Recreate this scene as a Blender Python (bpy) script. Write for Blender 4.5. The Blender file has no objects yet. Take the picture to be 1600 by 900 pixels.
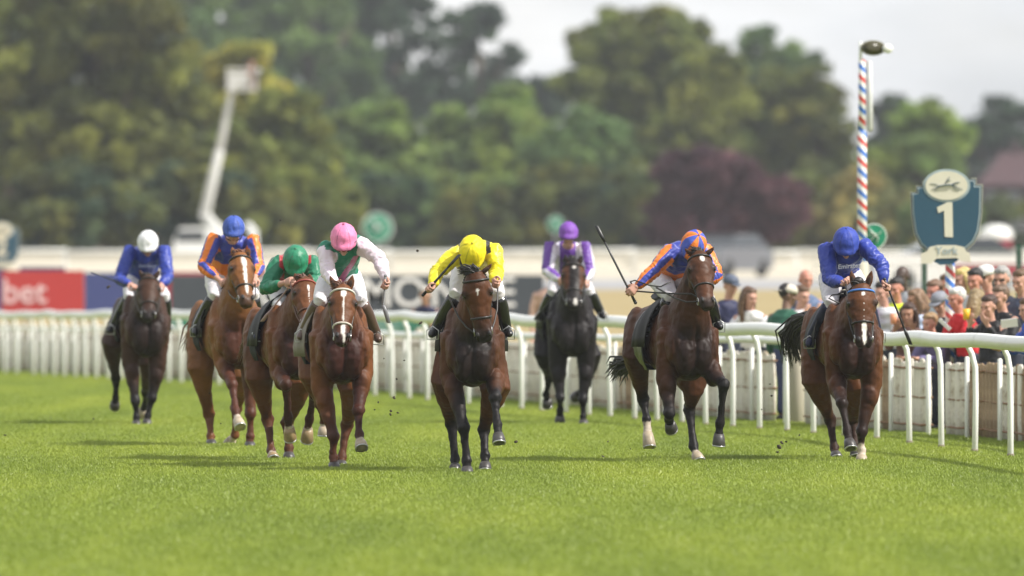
import bpy, bmesh, math, random
import numpy as np
from mathutils import Vector, Matrix

random.seed(7)
RNG = np.random.default_rng(7)
SC = bpy.context.scene
COL = SC.collection

# ------------------------------------------------------------------ camera
FPX = 17778.0            # focal length in pixels of the 1600 wide photograph (400 mm lens)
HOR = 380.0              # eye level row
EYE = 2.1
cam_data = bpy.data.cameras.new('camera')
cam_data.lens = 400.0
cam_data.sensor_width = 36.0
cam_data.clip_start = 1.0
cam_data.clip_end = 6000.0
cam_data.dof.use_dof = True
cam_data.dof.focus_distance = 105.5
cam_data.dof.aperture_fstop = 2.8
cam = bpy.data.objects.new('camera', cam_data)
COL.objects.link(cam)
cam.location = (0, 0, EYE)
cam.rotation_euler = (math.radians(90) - math.atan((450 - HOR) / FPX), 0, 0)
SC.camera = cam
SC.render.resolution_x = 1024
SC.render.resolution_y = 576

# ------------------------------------------------------------------ light
SUN_DIR = Vector((0.66, -0.26, 0.74)).normalized()     # from the ground towards the sun
world = bpy.data.worlds.new('World')
SC.world = world
world.use_nodes = True
wn = world.node_tree
wn.nodes.clear()
def N(tree, kind, **kw):
    n = tree.nodes.new(kind)
    for k, v in kw.items():
        if k == 'inp':
            for a, b in v.items():
                n.inputs[a].default_value = b
        else:
            setattr(n, k, v)
    return n
out = N(wn, 'ShaderNodeOutputWorld')
bg = N(wn, 'ShaderNodeBackground'); bg.inputs['Strength'].default_value = 0.090
sky = N(wn, 'ShaderNodeTexSky'); sky.sky_type = 'NISHITA'; sky.sun_disc = False
sky.sun_elevation = math.asin(SUN_DIR.z)
sky.sun_rotation = math.atan2(SUN_DIR.x, SUN_DIR.y)
sky.air_density = 1.0; sky.dust_density = 2.0
tc = N(wn, 'ShaderNodeTexCoord')
mp = N(wn, 'ShaderNodeMapping'); mp.inputs['Scale'].default_value = (9, 9, 26)
no = N(wn, 'ShaderNodeTexNoise', inp={'Scale': 2.2, 'Detail': 6.0, 'Roughness': 0.55})
cr = N(wn, 'ShaderNodeValToRGB')
cr.color_ramp.elements[0].position = 0.36; cr.color_ramp.elements[0].color = (0.62, 0.62, 0.62, 1)
cr.color_ramp.elements[1].position = 0.62; cr.color_ramp.elements[1].color = (1, 1, 1, 1)
no2 = N(wn, 'ShaderNodeTexNoise', inp={'Scale': 3.1, 'Detail': 5.0, 'Roughness': 0.5})
cr2 = N(wn, 'ShaderNodeValToRGB')
cr2.color_ramp.elements[0].position = 0.38; cr2.color_ramp.elements[0].color = (6.8, 7.0, 7.3, 1)
cr2.color_ramp.elements[1].position = 0.60; cr2.color_ramp.elements[1].color = (7.7, 7.7, 7.65, 1)
mx = N(wn, 'ShaderNodeMix'); mx.data_type = 'RGBA'
wn.links.new(tc.outputs['Generated'], mp.inputs['Vector'])
wn.links.new(mp.outputs[0], no.inputs['Vector']); wn.links.new(mp.outputs[0], no2.inputs['Vector'])
wn.links.new(no.outputs['Fac'], cr.inputs['Fac']); wn.links.new(no2.outputs['Fac'], cr2.inputs['Fac'])
wn.links.new(cr.outputs['Color'], mx.inputs['Factor'])
wn.links.new(sky.outputs['Color'], mx.inputs[6]); wn.links.new(cr2.outputs['Color'], mx.inputs[7])
wn.links.new(mx.outputs[2], bg.inputs['Color']); wn.links.new(bg.outputs[0], out.inputs[0])

sun_data = bpy.data.lights.new('sun', 'SUN')
sun_data.energy = 3.7
sun_data.angle = math.radians(1.6)
sun_data.color = (1.0, 0.955, 0.88)
sun = bpy.data.objects.new('sun', sun_data)
COL.objects.link(sun)
sun.rotation_euler = SUN_DIR.to_track_quat('Z', 'Y').to_euler()

SC.view_settings.view_transform = 'Standard'
SC.view_settings.look = 'None'
SC.view_settings.gamma = 1.0
SC.view_settings.exposure = 0.68
SC.view_settings.use_curve_mapping = False

# ------------------------------------------------------------------ ground profile and measuring
GY = [0, 125, 137, 154, 161, 187, 214, 232, 248, 262, 300, 345, 420, 600, 760, 1000, 6000]
GZ = [0, 0, -.02, -.054, -.09, -.226, -.39, -.50, -.30, .25, .78, .88, .965, 1.55, 1.7, 1.75, 1.75]
def ground(y):
    return float(np.interp(y, GY, GZ))
def P(px, py, y):
    """a row/column measured in the photograph, for something that stands y metres away"""
    return Vector(((px - 800) / FPX * y, y, EYE - (py - HOR) / FPX * y))
def lin(r, g, b):
    f = lambda c: (c / 12.92 if c <= 0.04045 else ((c + 0.055) / 1.055) ** 2.4)
    return (f(r / 255), f(g / 255), f(b / 255))
# line of the running rail: lateral position as a function of distance
RY = [60, 110, 120.4, 128, 137, 154, 161, 187, 214, 260]
RX = [9.4, 4.83, 3.80, 2.55, 1.05, -1.30, -2.05, -5.50, -9.30, -15.8]
def railx(y):
    return float(np.interp(y, RY, RX))
def solve_y(px, off):
    lo, hi = 60.0, 255.0
    for _ in range(50):
        m = (lo + hi) / 2
        if 800 + FPX * (railx(m) + off) / m > px: lo = m
        else: hi = m
    return (lo + hi) / 2

# ------------------------------------------------------------------ materials
MATS = {}
def principled(name):
    m = bpy.data.materials.new(name); m.use_nodes = True
    t = m.node_tree
    return m, t, t.nodes['Principled BSDF']
def mat(name, col, rough=0.6, metal=0.0, noise=0.15, scale=8.0, bump=0.0, bscale=60.0, spec=0.5, sheen=0.0, stretch=None, coat=0.0, emit=None, trans=0.0, attr=False, dark=None):
    """plain procedural material: colour broken up by noise, fine relief"""
    if name in MATS: return MATS[name]
    m, t, b = principled(name)
    L = t.links
    co = N(t, 'ShaderNodeTexCoord')
    vec = co.outputs['Object']
    if stretch:
        mpn = N(t, 'ShaderNodeMapping'); mpn.inputs['Scale'].default_value = stretch
        L.new(vec, mpn.inputs['Vector']); vec = mpn.outputs[0]
    nz = N(t, 'ShaderNodeTexNoise', inp={'Scale': scale, 'Detail': 5.0, 'Roughness': 0.6})
    L.new(vec, nz.inputs['Vector'])
    ramp = N(t, 'ShaderNodeMapRange', inp={'From Min': 0.25, 'From Max': 0.75, 'To Min': 1 - noise, 'To Max': 1 + noise})
    L.new(nz.outputs['Fac'], ramp.inputs['Value'])
    mul = N(t, 'ShaderNodeVectorMath', operation='SCALE')
    if attr:
        at = N(t, 'ShaderNodeAttribute', attribute_name='tint')
        L.new(at.outputs['Color'], mul.inputs[0])
    else:
        mul.inputs[0].default_value = col[:3]
    L.new(ramp.outputs[0], mul.inputs['Scale'])
    last = mul.outputs[0]
    if dark:
        n3 = N(t, 'ShaderNodeTexNoise', inp={'Scale': dark[1], 'Detail': 6.0, 'Roughness': 0.7})
        L.new(vec, n3.inputs['Vector'])
        r3 = N(t, 'ShaderNodeMapRange', inp={'From Min': dark[2], 'From Max': dark[3], 'To Min': 0.0, 'To Max': 1.0})
        L.new(n3.outputs['Fac'], r3.inputs['Value'])
        mm = N(t, 'ShaderNodeMix'); mm.data_type = 'RGBA'
        L.new(r3.outputs[0], mm.inputs['Factor']); L.new(last, mm.inputs[6]); mm.inputs[7].default_value = (*dark[0], 1)
        last = mm.outputs[2]
    L.new(last, b.inputs['Base Color'])
    b.inputs['Roughness'].default_value = rough
    b.inputs['Metallic'].default_value = metal
    b.inputs['Specular IOR Level'].default_value = spec
    if sheen:
        b.inputs['Sheen Weight'].default_value = sheen
        b.inputs['Sheen Roughness'].default_value = 0.4
    if coat:
        b.inputs['Coat Weight'].default_value = coat; b.inputs['Coat Roughness'].default_value = 0.15
    if trans:
        b.inputs['Transmission Weight'].default_value = trans
    if bump:
        n2 = N(t, 'ShaderNodeTexNoise', inp={'Scale': bscale, 'Detail': 4.0, 'Roughness': 0.6})
        L.new(vec, n2.inputs['Vector'])
        bp = N(t, 'ShaderNodeBump', inp={'Strength': bump, 'Distance': 0.01})
        L.new(n2.outputs['Fac'], bp.inputs['Height']); L.new(bp.outputs[0], b.inputs['Normal'])
    MATS[name] = m
    return m

# ------------------------------------------------------------------ mesh building
def V(*a): return Vector(a)
class MB:
    """collects lofts, tubes and boxes; build() links them as ONE mesh object"""
    def __init__(s): s.v = []; s.f = []; s.mi = []; s.cur = 0
    def add(s, vs, fs):
        o = len(s.v); s.v += [tuple(p) for p in vs]
        for f in fs: s.f.append(tuple(i + o for i in f)); s.mi.append(s.cur)
        return s
    def rings(s, rings, cap=True):
        n = len(rings[0]); vs = [p for r in rings for p in r]; fs = []
        for k in range(len(rings) - 1):
            for i in range(n):
                j = (i + 1) % n
                fs.append((k*n+i, k*n+j, (k+1)*n+j, (k+1)*n+i))
        if cap:
            fs.append(tuple(range(n))[::-1]); fs.append(tuple((len(rings)-1)*n + i for i in range(n)))
        return s.add(vs, fs)
    def loft(s, st, n=16, cap=True):
        """st: (centre, vector a, vector b)"""
        R = []
        for c, a, b in st:
            R.append([c + a*math.cos(2*math.pi*i/n) + b*math.sin(2*math.pi*i/n) for i in range(n)])
        return s.rings(R, cap)
    def tube(s, pts, rad, n=12, flat=1.0, ref=None, cap=True):
        pts = [Vector(p) for p in pts]
        if not hasattr(rad, '__len__'): rad = [rad]*len(pts)
        T = []
        for i in range(len(pts)):
            d = pts[min(i+1, len(pts)-1)] - pts[max(i-1, 0)]
            T.append(d.normalized() if d.length > 1e-9 else V(0, 0, 1))
        a = Vector(ref) if ref is not None else (V(0, 1, 0) if abs(T[0].y) < 0.9 else V(1, 0, 0))
        st = []
        for p, t, r in zip(pts, T, rad):
            a2 = a - t*a.dot(t)
            if a2.length < 1e-6: a2 = t.orthogonal()
            a = a2.normalized(); b = t.cross(a)
            st.append((p, a*r, b*r*flat))
        # closed round ends
        if cap:
            st = [(st[0][0]-T[0]*rad[0]*0.5, st[0][1]*0.45, st[0][2]*0.45)] + st + [(st[-1][0]+T[-1]*rad[-1]*0.5, st[-1][1]*0.45, st[-1][2]*0.45)]
        return s.loft(st, n, cap)
    def ell(s, c, ax, n=12, m=8):
        """ellipsoid: three axis vectors"""
        c = Vector(c); a, b, d = [Vector(x) for x in ax]
        vs = [c - d]; fs = []
        for k in range(1, m):
            ph = -math.pi/2 + math.pi*k/m
            for i in range(n):
                th = 2*math.pi*i/n
                vs.append(c + a*math.cos(ph)*math.cos(th) + b*math.cos(ph)*math.sin(th) + d*math.sin(ph))
        vs.append(c + d)
        for i in range(n): fs.append((0, 1+(i+1) % n, 1+i))
        for k in range(m-2):
            for i in range(n):
                j = (i+1) % n
                fs.append((1+k*n+i, 1+k*n+j, 1+(k+1)*n+j, 1+(k+1)*n+i))
        L = len(vs)-1; o = 1+(m-2)*n
        for i in range(n): fs.append((o+i, o+(i+1) % n, L))
        return s.add(vs, fs)
    def ball(s, c, r, n=12, m=8): return s.ell(c, (V(r,0,0), V(0,r,0), V(0,0,r)), n, m)
    def box(s, c, ax):
        c = Vector(c); a, b, d = [Vector(x) for x in ax]
        vs = [c+a*i+b*j+d*k for i in (-1, 1) for j in (-1, 1) for k in (-1, 1)]
        fs = [(0,1,3,2), (4,6,7,5), (0,4,5,1), (2,3,7,6), (0,2,6,4), (1,5,7,3)]
        return s.add(vs, fs)
    def bx(s, x0, x1, y0, y1, z0, z1):
        return s.box(((x0+x1)/2, (y0+y1)/2, (z0+z1)/2), (((x1-x0)/2,0,0), (0,(y1-y0)/2,0), (0,0,(z1-z0)/2)))
    def prism(s, pts, o, ux, uy, th):
        """flat outline with thickness; th is a vector"""
        n = len(pts)
        A = [o + ux*x + uy*y for x, y in pts]; B = [p + th for p in A]
        s.add(A+B, [tuple(range(n))] + [tuple(n+i for i in range(n))[::-1]] + [((i+1) % n, i, n+i, n+(i+1) % n) for i in range(n)])
        return s
    def mesh(s, name, smooth=True):
        me = bpy.data.meshes.new(name); me.from_pydata(s.v, [], s.f); me.update()
        if smooth: me.shade_smooth()
        return me
    def build(s, name, m, parent=None, smooth=True, origin=None):
        me = s.mesh(name, smooth)
        return put(name, me, m, parent, origin, s.mi)
def put(name, me, m, parent=None, origin=None, mi=None):
    ms = m if isinstance(m, (list, tuple)) else [m]
    me.materials.clear()
    for q in ms: me.materials.append(q)
    if mi and len(ms) > 1: me.polygons.foreach_set('material_index', mi)
    ob = bpy.data.objects.new(name, me); COL.objects.link(ob)
    if parent is not None:
        ob.parent = parent
        o = Vector(parent.get('_o', (0, 0, 0)))
        me.transform(Matrix.Translation(-o))
    elif origin is not None:
        me.transform(Matrix.Translation(-Vector(origin))); ob.location = origin
    return ob
def thing(name, loc, label, cat, group=None):
    o = bpy.data.objects.new(name, None); COL.objects.link(o); o.empty_display_size = 0.3
    o.location = loc; o['_o'] = tuple(loc)
    return tag(o, label, cat, group)
def tag(o, label=None, cat=None, group=None, kind=None):
    if label: o['label'] = label
    if cat: o['category'] = cat
    if group: o['group'] = group
    if kind: o['kind'] = kind
    return o
def copy_tree(o, loc, label=None):
    c = o.copy(); COL.objects.link(c); c.location = loc
    if label: c['label'] = label
    for ch in o.children:
        d = ch.copy(); COL.objects.link(d); d.parent = c
        for g in ch.children:
            e = g.copy(); COL.objects.link(e); e.parent = d
    return c
def remesh(mb, vox, it=4, fac=0.5):
    """fuse the pieces into one continuous skin"""
    me = mb.mesh('tmp')
    ob = bpy.data.objects.new('tmp', me); COL.objects.link(ob)
    r = ob.modifiers.new('r', 'REMESH'); r.mode = 'VOXEL'; r.voxel_size = vox; r.use_smooth_shade = True
    if it:
        sm = ob.modifiers.new('s', 'SMOOTH'); sm.factor = fac; sm.iterations = it
    dg = bpy.context.evaluated_depsgraph_get()
    new = bpy.data.meshes.new_from_object(ob.evaluated_get(dg), depsgraph=dg)
    bpy.data.objects.remove(ob); bpy.data.meshes.remove(me)
    new.shade_smooth()
    return new
def coords(me):
    a = np.empty(len(me.vertices)*3, dtype=np.float32); me.vertices.foreach_get('co', a); return a.reshape(-1, 3).astype(np.float64)
def normals(me):
    a = np.empty(len(me.vertices)*3, dtype=np.float32); me.vertex_normals.foreach_get('vector', a); return a.reshape(-1, 3).astype(np.float64)
def set_coords(me, c):
    me.vertices.foreach_set('co', c.astype(np.float32).ravel()); me.update()
def set_tint(me, c):
    at = me.color_attributes.new('tint', 'FLOAT_COLOR', 'POINT')
    at.data.foreach_set('color', np.hstack([c, np.ones((len(c), 1))]).astype(np.float32).ravel())
def wob(c, wl, seed, n=9):
    """smooth pseudo noise, about -1..1"""
    r = np.random.default_rng(seed); o = np.zeros(len(c)); c = c + 0.0
    for i in range(n):
        d = r.normal(size=3); d /= np.linalg.norm(d)
        k = 2*math.pi/(wl*r.uniform(0.6, 1.5))
        o += np.sin(c @ d*k + r.uniform(0, 6.28) + 1.3*np.sin(c @ np.roll(d, 1)*k*0.6))
    return o/math.sqrt(n)/1.2
def smooth01(x, a, b):
    t = np.clip((x-a)/(b-a), 0, 1); return t*t*(3-2*t)
def text_mesh(s, size, depth=0.004, bold=0.0):
    cu = bpy.data.curves.new('t', 'FONT'); cu.body = s; cu.size = size; cu.extrude = depth; cu.offset = bold
    cu.align_x = 'CENTER'; cu.align_y = 'CENTER'; cu.resolution_u = 3
    ob = bpy.data.objects.new('t', cu); COL.objects.link(ob)
    dg = bpy.context.evaluated_depsgraph_get()
    me = bpy.data.meshes.new_from_object(ob.evaluated_get(dg), depsgraph=dg)
    bpy.data.objects.remove(ob)
    return me
def place_text(s, size, o, ux, uy, m, name, parent, depth=0.004, bold=0.0, sx=1.0):
    """lettering centred on o, running along ux, upright along uy"""
    me = text_mesh(s, size, depth, bold)
    ux = Vector(ux).normalized(); uy = Vector(uy).normalized(); uz = ux.cross(uy)
    M = Matrix(((ux.x*sx, uy.x, uz.x, o[0]), (ux.y*sx, uy.y, uz.y, o[1]), (ux.z*sx, uy.z, uz.z, o[2]), (0, 0, 0, 1)))
    me.transform(M)
    return put(name, me, m, parent)
# ================================================================== SETTING
def ground_material():
    m, t, b = principled('turf_ground'); L = t.links
    ge = N(t, 'ShaderNodeNewGeometry')
    sp = N(t, 'ShaderNodeSeparateXYZ'); L.new(ge.outputs['Position'], sp.inputs[0])
    c = turf_colour(t, ge.outputs['Position'])
    sc0 = N(t, 'ShaderNodeVectorMath', operation='SCALE'); L.new(c, sc0.inputs[0]); sc0.inputs['Scale'].default_value = 0.62; c = sc0.outputs[0]
    # land use beyond the course changes with distance from the track
    n1 = N(t, 'ShaderNodeTexNoise', inp={'Scale': 0.12, 'Detail': 5.0}); L.new(ge.outputs['Position'], n1.inputs['Vector'])
    ad = N(t, 'ShaderNodeMath', operation='MULTIPLY_ADD'); L.new(n1.outputs['Fac'], ad.inputs[0]); ad.inputs[1].default_value = 8.0
    L.new(sp.outputs['Y'], ad.inputs[2])
    def band(prev, y, w, col):
        r = N(t, 'ShaderNodeMapRange', inp={'From Min': y, 'From Max': y+w}); L.new(ad.outputs[0], r.inputs['Value'])
        x = N(t, 'ShaderNodeMix'); x.data_type = 'RGBA'; L.new(r.outputs[0], x.inputs['Factor']); L.new(prev, x.inputs[6])
        if isinstance(col, tuple): x.inputs[7].default_value = (*col, 1)
        else: L.new(col, x.inputs[7])
        return x.outputs[2]
    dry = N(t, 'ShaderNodeValToRGB'); n2 = N(t, 'ShaderNodeTexNoise', inp={'Scale': 0.6, 'Detail': 6.0}); L.new(ge.outputs['Position'], n2.inputs['Vector'])
    dry.color_ramp.elements[0].color = (0.26, 0.20, 0.09, 1); dry.color_ramp.elements[1].color = (0.36, 0.29, 0.15, 1)
    L.new(n2.outputs['Fac'], dry.inputs['Fac'])
    c = band(c, 243, 6, dry.outputs['Color'])
    c = band(c, 318, 5, (0.30, 0.30, 0.31))
    c = band(c, 372, 6, (0.46, 0.42, 0.34))
    c = band(c, 640, 30, (0.07, 0.09, 0.035))
    L.new(c, b.inputs['Base Color']); b.inputs['Roughness'].default_value = 0.85; b.inputs['Specular IOR Level'].default_value = 0.2
    return m
def turf_colour(t, pos):
    L = t.links
    mpn = N(t, 'ShaderNodeMapping'); mpn.inputs['Scale'].default_value = (0.75, 0.055, 1.0); mpn.inputs['Rotation'].default_value = (0, 0, math.radians(0))
    L.new(pos, mpn.inputs['Vector'])
    a = N(t, 'ShaderNodeTexNoise', inp={'Scale': 1.0, 'Detail': 4.0, 'Roughness': 0.55}); L.new(mpn.outputs[0], a.inputs['Vector'])
    r = N(t, 'ShaderNodeValToRGB')
    e = r.color_ramp.elements
    e[0].position = 0.32; e[0].color = (0.198, 0.264, 0.036, 1)
    e[1].position = 0.68; e[1].color = (0.308, 0.366, 0.048, 1)
    k = e.new(0.5); k.color = (0.248, 0.314, 0.040, 1)
    L.new(a.outputs['Fac'], r.inputs['Fac'])
    b2 = N(t, 'ShaderNodeTexNoise', inp={'Scale': 1.1, 'Detail': 5.0, 'Roughness': 0.7}); L.new(pos, b2.inputs['Vector'])
    mr = N(t, 'ShaderNodeMapRange', inp={'From Min': 0.3, 'From Max': 0.7, 'To Min': 0.92, 'To Max': 1.08}); L.new(b2.outputs['Fac'], mr.inputs['Value'])
    s = N(t, 'ShaderNodeVectorMath', operation='SCALE'); L.new(r.outputs['Color'], s.inputs[0]); L.new(mr.outputs[0], s.inputs['Scale'])
    return s.outputs[0]
ys = sorted(set([20, 40] + list(np.linspace(60, 125, 8)) + list(np.linspace(125, 330, 60)) + GY[2:]))
mb = MB()
for i, y in enumerate(ys):
    for x in (-1500, -200, -40, 0, 40, 200, 1500): mb.v.append((x, y, ground(y)))
for i in range(len(ys)-1):
    for j in range(6):
        mb.f.append((i*7+j, i*7+j+1, (i+1)*7+j+1, (i+1)*7+j)); mb.mi.append(0)
tag(mb.build('ground', ground_material()), kind='structure')

# ---- grass blades, scattered over the part of the course that is near enough to show them
def grass():
    m, t, b = principled('grass_blade'); L = t.links
    ge = N(t, 'ShaderNodeNewGeometry')
    c = turf_colour(t, ge.outputs['Position'])
    oi = N(t, 'ShaderNodeObjectInfo')
    hs = N(t, 'ShaderNodeHueSaturation'); L.new(c, hs.inputs['Color'])
    mr = N(t, 'ShaderNodeMapRange', inp={'To Min': 0.94, 'To Max': 1.30}); 
    wn_ = N(t, 'ShaderNodeTexWhiteNoise'); wn_.noise_dimensions = '3D'
    sc = N(t, 'ShaderNodeVectorMath', operation='SCALE'); sc.inputs['Scale'].default_value = 70.0
    fl = N(t, 'ShaderNodeVectorMath', operation='FLOOR')
    L.new(ge.outputs['Position'], sc.inputs[0]); L.new(sc.outputs[0], fl.inputs[0]); L.new(fl.outputs[0], wn_.inputs['Vector'])
    L.new(wn_.outputs['Value'], mr.inputs['Value']); L.new(mr.outputs[0], hs.inputs['Value'])
    L.new(hs.outputs[0], b.inputs['Base Color']); b.inputs['Roughness'].default_value = 0.42
    b.inputs['Specular IOR Level'].default_value = 0.45
    tr = N(t, 'ShaderNodeBsdfTranslucent'); L.new(hs.outputs[0], tr.inputs['Color'])
    ms = N(t, 'ShaderNodeMixShader'); ms.inputs['Fac'].default_value = 0.35
    L.new(b.outputs[0], ms.inputs[1]); L.new(tr.outputs[0], ms.inputs[2])
    L.new(ms.outputs[0], t.nodes['Material Output'].inputs['Surface'])
    src = bpy.data.collections.new('grass_clumps')
    for q in range(4):
        r = random.Random(q); g = MB()
        for _ in range(46):
            a = r.uniform(0, 6.28); d = math.sqrt(r.random())*0.13
            x, y = d*math.cos(a), d*math.sin(a); h = r.uniform(0.018, 0.046); w = r.uniform(0.0024, 0.0042)
            an = r.uniform(0, 6.28); le = r.uniform(0.1, 0.9)*h; dx, dy = math.cos(an), math.sin(an)
            wx, wy = -dy*w, dx*w
            g.add([(x-wx, y-wy, 0), (x+wx, y+wy, 0), (x+dx*le*.35+wx*.8, y+dy*le*.35+wy*.8, h*.6), (x+dx*le*.35-wx*.8, y+dy*le*.35-wy*.8, h*.6), (x+dx*le, y+dy*le, h)],
                  [(0, 1, 2, 3), (3, 2, 4)])
        me = g.mesh('clump'); me.materials.append(m)
        src.objects.link(bpy.data.objects.new('grass_clump', me))
    gm = MB()
    Y = list(np.linspace(62, 236, 90))
    for y in Y:
        hw = 800/FPX*y + 3.5
        gm.v += [(-hw, y, ground(y)), (min(hw, railx(y)+2.1), y, ground(y))]
    for i in range(len(Y)-1):
        gm.f.append((2*i, 2*i+1, 2*i+3, 2*i+2)); gm.mi.append(0)
    o = gm.build('grass', m)
    # density falls with distance
    dens = o.data.attributes.new('dens', 'FLOAT', 'POINT')
    dens.data.foreach_set('value', [float(np.interp(v[1], [62, 95, 130, 150, 236], [100, 130, 125, 95, 60])) for v in gm.v])
    ng = bpy.data.node_groups.new('scatter', 'GeometryNodeTree')
    ng.interface.new_socket('Geometry', in_out='INPUT', socket_type='NodeSocketGeometry')
    ng.interface.new_socket('Geometry', in_out='OUTPUT', socket_type='NodeSocketGeometry')
    gi = ng.nodes.new('NodeGroupInput'); go = ng.nodes.new('NodeGroupOutput')
    d = ng.nodes.new('GeometryNodeDistributePointsOnFaces')
    at = ng.nodes.new('GeometryNodeInputNamedAttribute'); at.data_type = 'FLOAT'; at.inputs['Name'].default_value = 'dens'
    ci = ng.nodes.new('GeometryNodeCollectionInfo'); ci.inputs['Collection'].default_value = src
    ci.inputs['Separate Children'].default_value = True; ci.inputs['Reset Children'].default_value = True
    ip = ng.nodes.new('GeometryNodeInstanceOnPoints'); ip.inputs['Pick Instance'].default_value = True
    rv = ng.nodes.new('FunctionNodeRandomValue'); rv.data_type = 'FLOAT_VECTOR'
    rv.inputs[0].default_value = (0, 0, 0); rv.inputs[1].default_value = (0, 0, 6.28)
    rs = ng.nodes.new('FunctionNodeRandomValue'); rs.data_type = 'FLOAT'
    rs.inputs[2].default_value = 0.7; rs.inputs[3].default_value = 1.25
    K = ng.links.new
    K(gi.outputs[0], d.inputs['Mesh']); K(at.outputs['Attribute'], d.inputs['Density'])
    K(d.outputs['Points'], ip.inputs['Points']); K(ci.outputs[0], ip.inputs['Instance'])
    K(rv.outputs[0], ip.inputs['Rotation']); K(rs.outputs[1], ip.inputs['Scale'])
    K(ip.outputs[0], go.inputs[0])
    o.modifiers.new('scatter', 'NODES').node_group = ng
    tag(o, 'short mown green turf of the racecourse', 'grass', kind='stuff')
# ================================================================== TREES
def leaf_mat(name, translucent=0.25):
    m, t, b = principled(name); L = t.links
    at = N(t, 'ShaderNodeAttribute', attribute_name='tint')
    L.new(at.outputs['Color'], b.inputs['Base Color']); b.inputs['Roughness'].default_value = 0.6; b.inputs['Specular IOR Level'].default_value = 0.25
    tr = N(t, 'ShaderNodeBsdfTranslucent'); L.new(at.outputs['Color'], tr.inputs['Color'])
    ms = N(t, 'ShaderNodeMixShader'); ms.inputs['Fac'].default_value = translucent
    L.new(b.outputs[0], ms.inputs[1]); L.new(tr.outputs[0], ms.inputs[2]); L.new(ms.outputs[0], t.nodes['Material Output'].inputs['Surface'])
    return m
LEAF = leaf_mat('leaf', 0.4)
BARK = mat('bark', (0.10, 0.075, 0.055), rough=0.9, noise=0.3, scale=3, bump=0.5, bscale=12)
def crown_mesh(lobes, cols, seed, n_leaf=16000, leaf=0.36, thin=0.0):
    """lobes: (x, y, z, rx, ry, rz) in metres. Leaves grow on many small clumps spread through each lobe."""
    r = np.random.default_rng(seed)
    vol = np.array([(l[3]*l[4]*l[5])**(2/3) for l in lobes]); vol /= vol.sum()
    P_, C_ = [], []
    cols = np.array(cols)
    for li, (l, w) in enumerate(zip(lobes, vol)):
        lead = cols[r.integers(0, len(cols))]*r.uniform(.72, 1.35)
        nc = max(6, int(n_leaf*w/80)); k = 80
        d = r.normal(size=(nc, 3)); d /= np.linalg.norm(d, axis=1)[:, None]
        rad = r.uniform(0.45, 1.02, nc)**0.6
        cc = d*rad[:, None]*np.array(l[3:6])*(1+0.13*r.normal(size=(nc, 1))) + np.array(l[:3])
        cr_ = r.uniform(0.45, 1.05, nc)*min(l[3:6])*0.33*(1-thin*0.5) + 0.25
        tone = (.45*cols[r.integers(0, len(cols), nc)]+.55*lead)*r.uniform(0.95, 1.85, (nc, 1))*1.27
        q = r.normal(size=(nc, k, 3)); q /= np.linalg.norm(q, axis=2)[:, :, None]
        q[:, :, 2] *= 0.7
        pos = cc[:, None, :] + q*cr_[:, None, None]*r.uniform(0.5, 1.05, (nc, k, 1))
        P_.append(pos.reshape(-1, 3))
        C_.append((tone[:, None, :]*r.uniform(0.8, 1.2, (nc, k, 1))).reshape(-1, 3))
    P_ = np.vstack(P_); C_ = np.clip(np.vstack(C_), 0, 0.8)
    keep = P_[:, 2] > 0.1; P_ = P_[keep]; C_ = C_[keep]; n = len(P_)
    a = r.normal(size=(n, 3)); a /= np.linalg.norm(a, axis=1)[:, None]
    b = np.cross(a, r.normal(size=(n, 3))); b /= np.linalg.norm(b, axis=1)[:, None]
    s = leaf*r.uniform(0.5, 1.1, (n, 1))
    vs = np.stack([P_-a*s, P_+b*s*0.55, P_+a*s, P_-b*s*0.55], axis=1).reshape(-1, 3)
    me = bpy.data.meshes.new('crown')
    me.vertices.add(4*n); me.vertices.foreach_set('co', vs.astype(np.float32).ravel())
    me.loops.add(4*n); me.loops.foreach_set('vertex_index', np.arange(4*n, dtype=np.int32))
    me.polygons.add(n); me.polygons.foreach_set('loop_start', np.arange(0, 4*n, 4, dtype=np.int32))
    me.update(calc_edges=True)
    set_tint(me, np.repeat(C_, 4, axis=0))
    return me
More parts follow.
